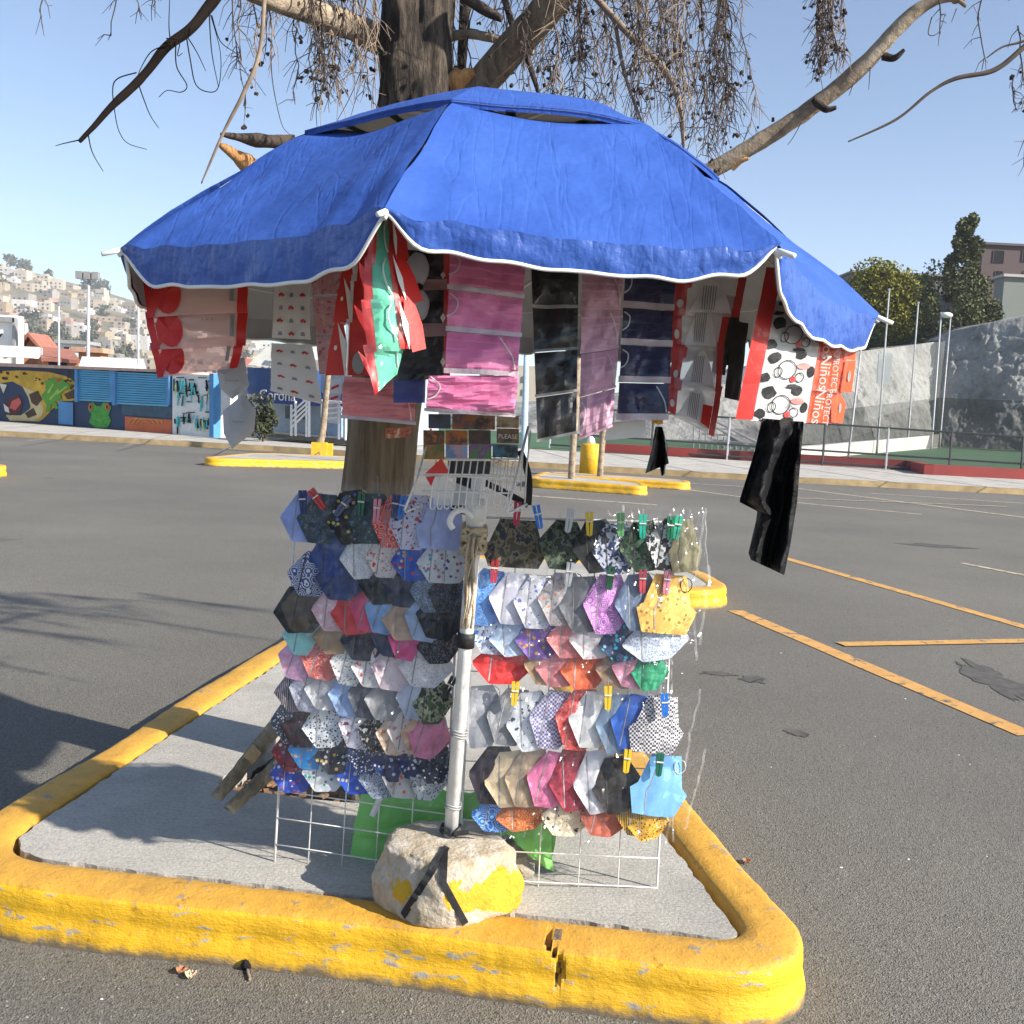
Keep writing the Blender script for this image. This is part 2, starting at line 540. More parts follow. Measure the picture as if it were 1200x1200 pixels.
# ---- the near kerbed island
H0 = 0.15
def rounded(pts, rad, n=8):
    out = []
    k = len(pts)
    for i in range(k):
        p, a, b = pts[i], pts[i - 1], pts[(i + 1) % k]
        r = rad[i]
        da, db = (a - p).normalized(), (b - p).normalized()
        A, B = p + da * r, p + db * r
        for j in range(n + 1):
            t = j / n
            out.append(A * (1 - t) ** 2 + p * 2 * t * (1 - t) + B * t * t)
    return out
def resample(loop, step):
    out = []
    k = len(loop)
    for i in range(k):
        a, b = loop[i], loop[(i + 1) % k]
        n = max(1, int(round((b - a).length / step)))
        for j in range(n):
            out.append(a.lerp(b, j / n))
    return out
def offset(loop, d):
    k = len(loop)
    out = []
    for i in range(k):
        t = (loop[(i + 2) % k] - loop[(i - 2) % k]).normalized()
        out.append(loop[i] + V((t.y, -t.x, 0)) * d)
    return out
def kerb_ring(name, loop, wid, h, amp=0.004, crack=None, mats=None):
    k = len(loop)
    prof = [(0.0, -0.10), (0.0, h - 0.012), (0.012, h), (wid * 0.35, h + 0.003), (wid * 0.7, h + 0.001), (wid - 0.020, h - 0.001), (wid - 0.006, h - 0.008), (wid - 0.0005, h - 0.022),
            (wid + 0.003, h * 0.62), (wid - 0.003, h * 0.5), (wid + 0.008, h * 0.38), (wid + 0.012, h * 0.2), (wid + 0.016, -0.01)]
    m = MB()
    n = len(prof)
    vs, fs, mi = [], [], []
    tng = []
    for i in range(k):
        t = (loop[(i + 9) % k] - loop[(i - 9) % k]).normalized() if k > 400 else (loop[(i + 2) % k] - loop[(i - 2) % k]).normalized()
        nn = V((t.y, -t.x, 0))
        for j, (o, z) in enumerate(prof):
            p = loop[i] + nn * o + V((0, 0, z))
            q = nz(p, 9, 1) * amp + nz(p, 28, 2) * amp * 0.7
            p += nn * (q * (1 if j > 5 else 0.4)) + V((0, 0, q * (0.5 if j < 8 else 0)))
            p += nn * (0.022 * nz(V((p.x, p.y, 0)), 1.7, 5) if j > 4 else 0)
            if crack and 2 <= j <= 9:
                dx = abs((p - crack).dot(t) - 0.015 * nz(p, 40, 3) - (0.02 * math.sin(j)))
                if (p - crack).length < 0.22 and dx < 0.0055 + 0.003 * nz(p, 60, 8):
                    p -= nn * (0.024 if j > 4 else 0) + V((0, 0, 0.022 if 3 < j < 8 else 0))
            vs.append(p)
    for i in range(k):
        for j in range(n - 1):
            a, b = i * n + j, ((i + 1) % k) * n + j
            fs.append((a, b, b + 1, a + 1))
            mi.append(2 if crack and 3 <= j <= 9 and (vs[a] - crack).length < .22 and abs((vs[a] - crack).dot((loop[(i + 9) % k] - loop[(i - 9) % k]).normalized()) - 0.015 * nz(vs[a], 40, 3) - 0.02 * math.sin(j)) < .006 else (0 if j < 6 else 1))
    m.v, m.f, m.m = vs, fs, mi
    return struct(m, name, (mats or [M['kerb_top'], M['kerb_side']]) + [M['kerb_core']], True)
corner = [V((-1.46, 2.80, 0)), V((0.69, 2.515, 0)), V((-0.02, 6.4, 0)), V((-0.96, 6.5, 0))]
inner = resample(rounded(corner, [0.22, 0.15, 0.3, 0.35]), 0.012)
crk = V((*gz(652, 1098, H0)[:2], 0.1))
fine = []
for i_, p_ in enumerate(inner):
    q_ = inner[(i_ + 1) % len(inner)]
    n_ = 7 if (p_ - V((crk.x, crk.y, 0))).length < .24 else 1
    fine += [p_.lerp(q_, k_ / n_) for k_ in range(n_)]
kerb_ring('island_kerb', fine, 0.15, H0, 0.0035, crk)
corner2 = [V((-1.44, 2.815, 0)), V((0.655, 2.535, 0)), V((-0.04, 6.38, 0)), V((-0.94, 6.48, 0))]
slab_loop = resample(rounded(corner2, [0.2, 0.06, 0.3, 0.35]), 0.02)
pit = [V((-0.98, 3.38, 0)), V((-0.30, 3.30, 0)), V((-0.18, 4.1, 0)), V((-0.9, 4.2, 0))]
pit = resample(rounded(pit, [0.12] * 4, 4), 0.05)
pit = [p + V((0.03 * nz(p, 6), 0.03 * nz(p, 6, 4), 0)) for p in pit]
bm = bmesh.new()
def loop_edges(lp, z, jag):
    vs = [bm.verts.new((p.x + jag * nz(p, 22), p.y + jag * nz(p, 22, 3), z)) for p in lp]
    return vs, [bm.edges.new((vs[i], vs[(i + 1) % len(vs)])) for i in range(len(vs))]
v1, e1 = loop_edges(slab_loop, H0 - 0.004, 0.010)
v2, e2 = loop_edges(pit, H0 - 0.004, 0.0)
bmesh.ops.triangle_fill(bm, edges=e1 + e2, use_beauty=True)
bm.normal_update()
for f in bm.faces:
    if f.normal.z < 0:
        f.normal_flip()
for vs, dz in ((v1, -0.09), (v2, -0.13)):
    low = [bm.verts.new((v.co.x, v.co.y, v.co.z + dz)) for v in vs]
    for i in range(len(vs)):
        j = (i + 1) % len(vs)
        bm.faces.new((vs[i], vs[j], low[j], low[i]))
me = bpy.data.meshes.new('island_slab')
bm.to_mesh(me)
bm.free()
me.materials.append(M['slab'])
slab = bpy.data.objects.new('island_slab', me)
C.objects.link(slab)
slab['kind'] = 'structure'
soil = MB()
soil.grid(lambda u, v: V((-1.1 + u * 1.1, 3.2 + v * 1.1, 0.045 + 0.025 * nz((u * 8, v * 8, 0), 1) + 0.012 * nz((u * 30, v * 30, 0), 1))), 40, 40)
struct(soil, 'soil', pm('dark_soil', (0.028, 0.018, 0.012), 0.95, 0.4, 30, 0.8, 90), True)
# ---- the other kerbed islands further off
def far_island(pts, rad, wid, h, step=0.06):
    lp = resample(rounded([V((p[0], p[1], 0)) for p in pts], rad), step)
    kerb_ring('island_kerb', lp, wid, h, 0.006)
    m = MB()
    m.poly([V((p.x, p.y, h - 0.006)) for p in offset(lp, 0.02)])
    struct(m, 'island_slab', M['slab'])
far_island([(-1.0, 7.92), (1.60, 7.92), (1.52, 8.9), (-0.9, 8.9)], [0.2, 0.25, 0.35, 0.3], 0.16, H0)
far_island([(-6.05, 20.2), (-3.2, 21.4), (-2.6, 23.0), (-5.6, 22.6)], [0.3, 0.3, 0.4, 0.5], 0.16, 0.16)
far_island([(0.42, 18.85), (2.25, 18.2), (2.3, 18.9), (0.6, 20.2)], [0.15, 0.12, 0.3, 0.3], 0.14, 0.17)
far_island([(0.6, 20.6), (3.3, 20.0), (3.4, 20.6), (0.8, 21.2)], [0.15, 0.12, 0.3, 0.3], 0.14, 0.15)
far_island([(-10.6, 14.9), (-8.0, 14.75), (-8.05, 16.0), (-10.6, 16.2)], [0.2, 0.2, 0.3, 0.2], 0.16, 0.17)
# ---- pavement across the lot
kl = [gz(*q) for q in ((-500, 484), (0, 511), (320, 529), (620, 548), (880, 563), (1200, 580), (1700, 608))]
m = MB()
for a, b in zip(kl[:-1], kl[1:]):
    A, B = V((a.x, a.y, 0)), V((b.x, b.y, 0))
    far = V((0, 18, 0))
    m.add([A + V((0, 0, 0.14)), B + V((0, 0, 0.14)), B + far + V((0, 0, 0.14)), A + far + V((0, 0, 0.14))], [(0, 1, 2, 3)], 0)
    m.add([A - V((0, 0, .01)), B - V((0, 0, .01)), B + V((0, 0, 0.137)), A + V((0, 0, 0.137))], [(0, 1, 2, 3)], 1)
struct(m, 'far_pavement', [M['walk'], pm('dusty_kerb', (0.42, 0.30, 0.15), 0.8, 0.3, 3)])
# paving joints on the pavement
m = MB()
for i in range(26):
    x = -24 + i * 2.2
    m.box((x + 0.0, 34, 0.142), (0.03, 22, 0.006), 0.18)
struct(m, 'paving_joints', pm('joint_dark', (0.2, 0.18, 0.16), 0.9))

# ================================================================== UMBRELLA
UC = V((-0.062, 2.701, 1.736))
UR, UPH = 0.945, -0.102
def rim(k, t, z):
    a = math.radians(-140 + 45 * k) + UPH
    dx, dy = UR * t * math.cos(a), UR * t * math.sin(a)
    return V((UC.x + dx, UC.y + dy, UC.z + 0.002 * dx - (0.084 if dy < 0 else -0.02) * dy + z))
PROF = [(0, .475), (.1, .474), (.2, .468), (.32, .445), (.42, .405), (.51, .358), (.6, .312), (.69, .245), (.78, .172), (.89, .094), (1.0, 0.0)]
def prof(t):
    for (a, za), (b, zb) in zip(PROF[:-1], PROF[1:]):
        if t <= b:
            return za + (zb - za) * (t - a) / (b - a)
    return PROF[-1][1]
umb = thing('umbrella', 'blue market umbrella with white hem over the mask stall', 'umbrella', (UC.x, UC.y, 0.3))
T0 = 0.52
def panel_pt(k, u, t, off=0.0):
    z = prof(t)
    a, b = rim(k, t, z), rim(k + 1, t, z)
    p = a.lerp(b, u)
    mid = math.sin(PI * u)
    n = V((p.x - UC.x, p.y - UC.y, 0)).normalized()
    p += V((0, 0, -1)) * (0.028 * mid * (t ** 2) * (1 - 0.5 * t)) - n * 0.02 * mid * t
    if t < 0.62:
        p.z -= 0.018 * mid * (0.62 - t) / 0.10
    # puckers running out from the rib tips and slack folds over the panel
    d0, d1 = u, 1 - u
    for d, sgn in ((d0, 1), (d1, -1)):
        w = math.exp(-d * 5.5) * max(0, t - 0.5)
        p.z += 0.034 * w * math.sin(d * 40 + k * 1.3) * (t - .4)
    p.z += 0.010 * nz(p, 3.2, k) + 0.006 * nz((p.x * 3, p.y * 9, p.z * 5), 1.5, k + 3)
    return p + V((0, 0, off)) + n * off * 0.6
def hem_depth(u, k):
    e = min(u, 1 - u)
    s = 1 - math.exp(-(e / 0.06) ** 1.15)
    return (0.006 + (0.074, 0.048, 0.084, .07, .07, .07, .07, .075)[k % 8] * s) * (1 + 0.08 * nz((u * 6, k * 3.1, 0), 1))
def valance_pt(k, u, v, off=0.0):
    p = panel_pt(k, u, 1.0)
    n = V((p.x - UC.x, p.y - UC.y, 0)).normalized()
    h = hem_depth(u, k) * v
    wob = 0.008 * nz((p.x * 7, p.y * 7, k), 1.3) * v + 0.006 * nz((p.x * 22, p.y * 22, v * 2), 1) * v
    return p + V((0, 0, -h)) + n * (0.010 * math.sin(v * PI / 2) + wob + off - 0.02 * v)
def reorg(fn):
    return fn
for k in range(8):
    m = MB()
    m.grid(lambda u, v: panel_pt(k, u, T0 + (1 - T0) * v), 30, 26, flip=True)
    pn = m.build('canopy_panel', M['blue'], umb, True)
    m = MB()
    m.grid(lambda u, v: valance_pt(k, u, v), 48, 10, flip=True)
    m.build('valance', M['valance'], pn, True)
    m = MB()
    m.grid(lambda u, v: panel_pt(k, u, T0 + (1 - T0) * v, -0.014), 30, 26)
    m.grid(lambda u, v: valance_pt(k, u, v * 0.97, -0.008), 48, 10)
    m.build('lining', M['lining'], pn, True)
    m = MB()
    m.tube([valance_pt(k, i / 60, 1.0) for i in range(61)], 0.0038, 6)
    m.build('hem_trim', M['trim'], pn, True)
    # vent cap panel
    def cap_pt(u, v):
        t = 0.575 * v
        zz = prof(t) + 0.006
        a, b = rim(k, t, zz), rim(k + 1, t, zz)
        p = a.lerp(b, u)
        p.z += 0.007 * math.sin(PI * u) * v ** 3 + 0.008 * nz(p, 6, 9) * v
        return p
    m = MB()
    m.grid(cap_pt, 18, 12, flip=True)
    m.grid(lambda u, v: cap_pt(u, 1) + V((0, 0, -0.012 * v)) - V((cap_pt(u, 1).x - UC.x, cap_pt(u, 1).y - UC.y, 0)).normalized() * 0.006 * v, 18, 1, flip=True)
    cp = m.build('vent_cap_panel', M['blue'], umb, True)
    m = MB()
    m.grid(lambda u, v: cap_pt(u, v) - V((0, 0, 0.004)), 10, 6)
    m.build('cap_lining', M['lining'], cp, True)
    m = MB()
    m.tube([rim(k, t, prof(t) - 0.012) for t in [i / 10 for i in range(11)]], 0.0045, 6)
    m.tube([rim(k, 0.5, prof(0.5) - 0.015), V((UC.x, UC.y, UC.z + 0.02))], 0.004, 6)
    m.build('rib', M['steel_w'], umb, True)
    m = MB()
    a, b = rim(k, 0.985, 0.004), rim(k, 1.035, -0.014)
    m.tube([a, a.lerp(b, .3), b], [0.005, 0.006, 0.005], 8)
    m.build('rib_tip', M['trim'], umb, True)
# straps that tie the vent cap to the canopy
olive = pm('olive_strap', (0.12, 0.11, 0.02), 0.7)
def cap_edge(k, u):
    zz = prof(0.57) - 0.004
    p = rim(k, .57, zz).lerp(rim(k + 1, .57, zz), u)
    p.z += 0.003 * math.sin(PI * u)
    return p
for k, u in ((2, .35), (1, .70), (0, .3), (0, .62), (7, .6), (1, .30)):
    m = MB()
    a, b = panel_pt(k, u, T0 + 0.01), cap_edge(k, u)
    ax_ = (rim(k + 1, .5, 0) - rim(k, .5, 0)).normalized() * 0.011
    m.prism([a - ax_, a + ax_, b + ax_, b - ax_], V((a.x - UC.x, a.y - UC.y, 0)).normalized() * 0.002)
    m.build('vent_strap', olive, umb)
m = MB()
ptop = V((UC.x, UC.y, UC.z + 0.47))
pbase = V((-0.127, 2.70, 0.26))
m.tube([pbase, pbase.lerp(ptop, .5), ptop], 0.019, 14)
pl = m.build('pole', M['pole'], umb, True)
def on_pole(z):
    return pbase.lerp(ptop, (z - pbase.z) / (ptop.z - pbase.z))
m = MB()
m.tube([on_pole(0.845), on_pole(0.87), on_pole(0.885)], 0.024, 14)
m.build('black_tape', M['black'], pl, True)
m = MB()
m.tube([on_pole(1.17), on_pole(1.19), on_pole(1.25), on_pole(1.27)], [0.022, 0.028, 0.028, 0.022], 14)
m.box(on_pole(1.22) + V((0.0, -0.03, 0.0)), (0.045, 0.03, 0.06))
m.build('pole_joint', M['pole'], pl, True)
m = MB()
for z in (0.60, 0.607, 0.615, 0.40, 0.407):
    p = on_pole(z)
    m.tube([p + V((0.0225 * math.cos(a * PI / 6), 0.0225 * math.sin(a * PI / 6), 0.003 * math.sin(a))) for a in range(13)], 0.0022, 5)
m.build('wire_tie', pm('grey_wire', (0.4, 0.39, 0.37), 0.4), pl, True)
m = MB()
hk = [on_pole(1.2) + V(q) for q in ((-.005, -.04, .0), (-.03, -.05, .02), (-.055, -.055, .012), (-.065, -.055, -.012), (-.055, -.055, -.03))]
m.tube(smooth_path(hk, 5), 0.008, 8)
m.build('plastic_hook', M['trim'], pl, True)
# rope round the pole
rope = MB()
rc = pm('old_rope', (0.55, 0.43, 0.28), 0.9, 0.25, 60, 0.8, 200)
pts = []
for i in range(90):
    a = i * 0.5
    z = 1.17 - i * 0.0006 - 0.02 * (i % 7 == 0)
    pts.append(on_pole(z) + V((0.031 * math.cos(a), 0.031 * math.sin(a), 0.012 * math.sin(a * .7))))
rope.tube(pts, 0.0065, 6)
for q in range(5):
    x = random.uniform(-.012, .02)
    b = [on_pole(1.15 - 0.035 * i) + V((x + 0.006 * math.sin(i + q), -0.03 - 0.004 * q, 0)) for i in range(8)]
    rope.tube(b, 0.004, 5)
single(rope, 'rope', rc, 'frayed beige rope tied round the umbrella pole between the racks', 'rope', tuple(on_pole(1.0)), None, True)

# ================================================================== STONE BASE
st = thing('stone_base', 'rough concrete block with worn yellow paint holding the umbrella pole', 'concrete block', (-0.13, 2.68, H0))
def stone_pt(u, v):
    th = 2 * PI * u
    prof_s = [(0.0, 0.0), (0.174, 0.0), (0.188, 0.012), (0.190, 0.06), (0.178, 0.118), (0.165, 0.160), (0.153, 0.170), (0.06, 0.176), (0.0, 0.176)]
    f = v * (len(prof_s) - 1)
    i = min(int(f), len(prof_s) - 2)
    r = lerp(prof_s[i][0], prof_s[i + 1][0], f - i)
    z = lerp(prof_s[i][1], prof_s[i + 1][1], f - i)
    sq = 1 + 0.05 * math.cos(4 * th + 0.6) + 0.03 * math.cos(5 * th + 1)
    p = V((-0.13 + r * sq * math.cos(th) * 1.02, 2.685 + r * sq * math.sin(th) * 0.92, H0 - 0.008 + z))
    d = V((math.cos(th), math.sin(th), 0.3))
    k = 0.009 * nz(p, 9, 2) + 0.009 * nz(p, 22, 2) + 0.005 * nz(p, 70, 2)
    return p + d * k * (1 if r > 0.02 else 0.3)
m = MB()
m.grid(stone_pt, 110, 48)
t = NT('painted_stone')
f = t.noise(6.5, 3, 0.5)
gm = t.nd('ShaderNodeSeparateXYZ')
t.l.new(t.co, gm.inputs[0])
side = t.math('SUBTRACT', f, t.math('MULTIPLY', t.math('ABSOLUTE', t.math('SUBTRACT', gm.outputs[2], 0.075)), 1.9))
side = t.math('ADD', side, t.math('MULTIPLY', t.math('ABSOLUTE', gm.outputs[0]), 0.55))
msk = t.ramp(t.math('ADD', side, t.math('MULTIPLY', t.noise(30, 5, .7), 0.22)), [(0.645, (0, 0, 0)), (0.665, (1, 1, 1))])
cc = t.ramp(t.noise(14, 6, 0.7), [(0.3, (0.32, 0.24, 0.14)), (0.48, (0.48, 0.40, 0.29)), (0.66, (0.60, 0.56, 0.49))])
t.base(t.mix(msk, cc, t.ramp(t.noise(18, 4), [(0.3, (0.58, 0.31, 0.02)), (0.7, (0.70, 0.43, 0.03))])))
t.rough(0.88)
n1 = t.bump(t.noise(45, 6, 0.7), 0.8, 0.012)
t.bump(t.voro(90), 0.3, 0.006, n1)
stone_o = m.build('block', t.m, st, True)
bv = BVHTree.FromPolygons([tuple(p) for p in m.v], m.f)
def on_stone(px, py, off=0.004):
    d = ray(px, py).normalized()
    h = bv.ray_cast(EYE, d)
    return (h[0] - d * off) if h[0] else at(px, py, 2.6)
def ribbon_path(mb, pts, wid, side, th=0.003):
    pts = [V(p) for p in pts]
    k = len(pts)
    L, R2 = [], []
    for i, p in enumerate(pts):
        tg = (pts[min(i + 1, k - 1)] - pts[max(i - 1, 0)]).normalized()
        n = tg.cross(side).normalized()
        w = wid[i] if isinstance(wid, list) else wid
        L.append((p + n * w / 2, p - n * w / 2))
    vs, fs = [], []
    for (a, b) in L:
        vs += [a, b, b - side * th, a - side * th]
    for i in range(k - 1):
        o = i * 4
        for j in range(4):
            fs.append((o + j, o + (j + 1) % 4, o + 4 + (j + 1) % 4, o + 4 + j))
    fs += [(0, 3, 2, 1), ((k - 1) * 4, (k - 1) * 4 + 1, (k - 1) * 4 + 2, (k - 1) * 4 + 3)]
    mb.add(vs, fs)
sb = MB()
SD = V((0, -0.85, 0.5)).normalized()
def strap_seg(a, b, n=14, w=0.019):
    pts = [on_stone(lerp(a[0], b[0], i / n), lerp(a[1], b[1], i / n), 0.006) for i in range(n + 1)]
    ribbon_path(sb, pts, w, SD, 0.006)
strap_seg((524, 992), (496, 1036))
strap_seg((497, 1034), (465, 1084))
strap_seg((521, 994), (519, 1036), 10, 0.019)
strap_seg((519, 1034), (550, 1091), 12, 0.018)
p0 = on_pole(0.335)
sb.tube([p0 + V((0.026 * math.cos(a * PI / 6), 0.026 * math.sin(a * PI / 6), 0.006 * math.sin(a * 1.7))) for a in range(25)], 0.007, 6)
sb.tube([p0 + V((0.01, -0.03, 0.0)), p0 + V((0.05, -0.03, 0.006)), p0 + V((0.09, -0.02, -0.004))], [0.007, 0.006, 0.003], 6)
single(sb, 'black_strap', M['black'], 'black cloth strap tied over the concrete block and round the pole foot', 'strap', tuple(p0))
# crumbled lump behind the block
lm = MB()
lm.blob((0.03, 2.86, 0.17), (0.09, 0.07, 0.075), 26, 16, 0.35, 3.2, 4)
lm.blob((-0.20, 2.93, 0.17), (0.07, 0.06, 0.085), 22, 14, 0.35, 3.2, 8)
single(lm, 'rubble_lump', concrete('rubble', (0.42, 0.37, 0.3), 0.9), 'crumbling grey lump of rubble just behind the painted block', 'rubble', (0.03, 2.86, H0), None, True)

# ================================================================== RACKS
PLm = Plane((-0.63, 2.85), (-0.13, 2.83))
PRm = Plane((-0.06, 2.76), (0.44, 2.80))
def rack(name, plane, tl, tr, br, bl, nx, ny, label):
    a = plane.hit(*bl)
    r = thing(name, label, 'wire rack', (a.x, a.y, H0))
    TL, TR, BR, BL = plane.hit(*tl), plane.hit(*tr), plane.hit(*br), plane.hit(*bl)
    sag = lambda u, v: plane.n * (0.004 * nz((u * 3, v * 3, 0), 1.5)) 
    for i in range(nx + 1):
        u = i / nx
        p, q = TL.lerp(TR, u), BL.lerp(BR, u)
        mb = MB()
        mb.tube([p.lerp(q, j / 6) + sag(u, j / 6) for j in range(7)], 0.0036 if i in (0, nx) else 0.0019, 6)
        mb.build('wire', M['steel_w'], r, True)
    for j in range(ny + 1):
        v = j / ny
        p, q = TL.lerp(BL, v), TR.lerp(BR, v)
        mb = MB()
        mb.tube([p.lerp(q, i / 4) + sag(i / 4, v) + plane.n * 0.004 for i in range(5)], 0.0036 if j in (0, ny) else 0.0019, 6)
        mb.build('wire', M['steel_w'], r, True)
    return r
rack('wire_rack', PLm, (347, 600), (541, 612), (518, 1052), (321, 1020), 5, 13, 'white wire grid rack left of the pole hung with bagged masks')
rack('wire_rack', PRm, (560, 606), (792, 612), (768, 1074), (535, 1062), 5, 13, 'white wire grid rack right of the pole hung with bagged masks')
# ---- masks
def mask_pack(plane, x, y, w, h, material, label, group, lvl, tilt, kind='arrow', bagpad=1.25):
    c = plane.hit(x + w / 2, y)
    s = (plane.hit(x + w / 2 + 10, y) - c).length / 10
    hw, hh = w * s / 2, h * s / 2
    rz = math.radians(tilt)
    X = plane.d * math.cos(rz) - V((0, 0, 1)) * math.sin(rz)
    Z = V((0, 0, 1)) * math.cos(rz) + plane.d * math.sin(rz)
    N = plane.n
    root = thing('bagged_mask', label, 'face mask', tuple(c + N * 0.01), group)
    sd = random.random() * 50
    def zoff(v):                                    # the bag hangs from its top edge and swings out at the bottom
        return 0.008 + lvl * 0.0012 + (1 - v) * 0.022
    def mp(u, v):
        a = u * 2 - 1
        b = v * 2 - 1
        au = abs(a)
        if kind == 'fan':
            wd = lerp(1.0, 0.52, (b + 1) / 2)
            if b < -0.1:
                wd = lerp(0.72, 1.0, (b + 1) / 0.9)
            xx, yy = a * hw * wd, b * hh
        else:
            top = 1 if au < 0.42 else lerp(1, 0.06, (au - 0.42) / 0.58)
            xx = a * hw + hw * 0.05 * b * (1 - au)
            yy = b * hh * top
        bul = 0.009 * (1 if au < .05 else (lerp(1, .72, (au - .05) / .37) if au < .42 else lerp(.72, 0, (au - .42) / .58))) * (1 - 0.25 * b * b)
        crs = 0.003 * (math.exp(-((au - 0.42) / 0.05) ** 2))
        p = c + X * xx + Z * yy + N * (zoff(v) + bul - crs + 0.016 * (1 - a))
        return p + N * (0.0022 * nz((a * 2.0, b * 2.0, sd), 1.2) + 0.0022 * abs(nz((a * 2.6, b * 1.2, sd), 1.2)))
    mb = MB()
    us = [0, .08, .16, .24, .287, .293, .35, .42, .497, .503, .58, .65, .707, .713, .78, .86, .93, 1.0]
    mb.grid(lambda u, v: mp(us[min(17, int(round(u * 17)))], v), 17, 10)
    mk = mb.build('mask', material, root, True)
    for au_ in ((.285, .715) if w > 30 else (.285,)):
        sm = MB()
        sm.grid(lambda u, v: mp(au_ + (u - .5) * .022, .06 + .88 * v) + N * 0.0012, 1, 8)
        sm.build('seam', SEAM[0] if sum(material.get('c1', (1, 1, 1))) > .5 else SEAM[1], root)
        break
    bw, bh = hw * bagpad * 0.96, hh * 1.36
    def bp(u, v):
        a, b = u * 2 - 1, v * 2 - 1
        bul = 0.021 * max(0, 1 - abs(a) ** 2.2) * max(0, 1 - 0.6 * b * b)
        p = c + X * (a * bw + 0.006 * nz((b * 2, sd, 0), 1.2)) + Z * (b * bh + hh * 0.10 + 0.004 * nz((a * 3, sd, 4), 1.3))
        ca, sa = math.cos(sd), math.sin(sd)
        l1, l2 = (a * ca * 1.6 + b * sa) * 1.0, (b * ca - a * sa * 1.6) * 4.2
        q = 0.007 * abs(nz((l1, l2, sd), 1.0)) + 0.005 * nz((l1 * 1.6 + 3, l2 * 1.9, sd), 1.0) + 0.008 * nz((a * 2.3, b * 2.3, sd), 1.5) + 0.010 * abs(nz((a * 2.6 + b * 1.6, b * 2.6 - a, sd), 1.3)) + 0.002 * abs(nz((a * 5.5 - b * 3, b * 5, sd), 1.4))
        return p + N * (zoff(v) + bul * .75 + 0.004 + q + 0.016 * (1 - a))
    mb = MB()
    mb.grid(bp, 30, 20)
    mb.build('clear_bag', M['film'], root, random.random() < 0.8)
    mb = MB()
    mb.grid(lambda u, v: bp(.965 + .035 * u, v) + N * .001, 1, 12)
    mb.build('seal_edge', M['seal_film'], root)
    if random.random() < 0.5:
        mb = MB()
        a0 = c + X * hw * 0.5 + Z * hh * 0.7 + N * (zoff(.8) + 0.012)
        lp = [a0 + X * (0.016 * math.sin(q * PI / 5)) + Z * (0.02 * math.cos(q * PI / 5)) for q in range(10)]
        mb.tube(lp, 0.0014, 5)
        mb.build('ear_loop', random.choice([M['black'], M['elastic'], M['elastic']]), root, True)
    return root
ORD = ['top', 'second', 'third', 'fourth', 'fifth', 'sixth', 'seventh', 'eighth', 'ninth', 'bottom']
Wt, Bk, Nv, Rd = (0.82, 0.82, 0.80), (0.015, 0.015, 0.018), (0.02, 0.03, 0.09), (0.55, 0.03, 0.03)
Gy, Lb, Pk, Tn = (0.22, 0.22, 0.23), (0.32, 0.48, 0.78), (0.78, 0.30, 0.40), (0.34, 0.24, 0.15)
Rb = (0.025, 0.09, 0.42)
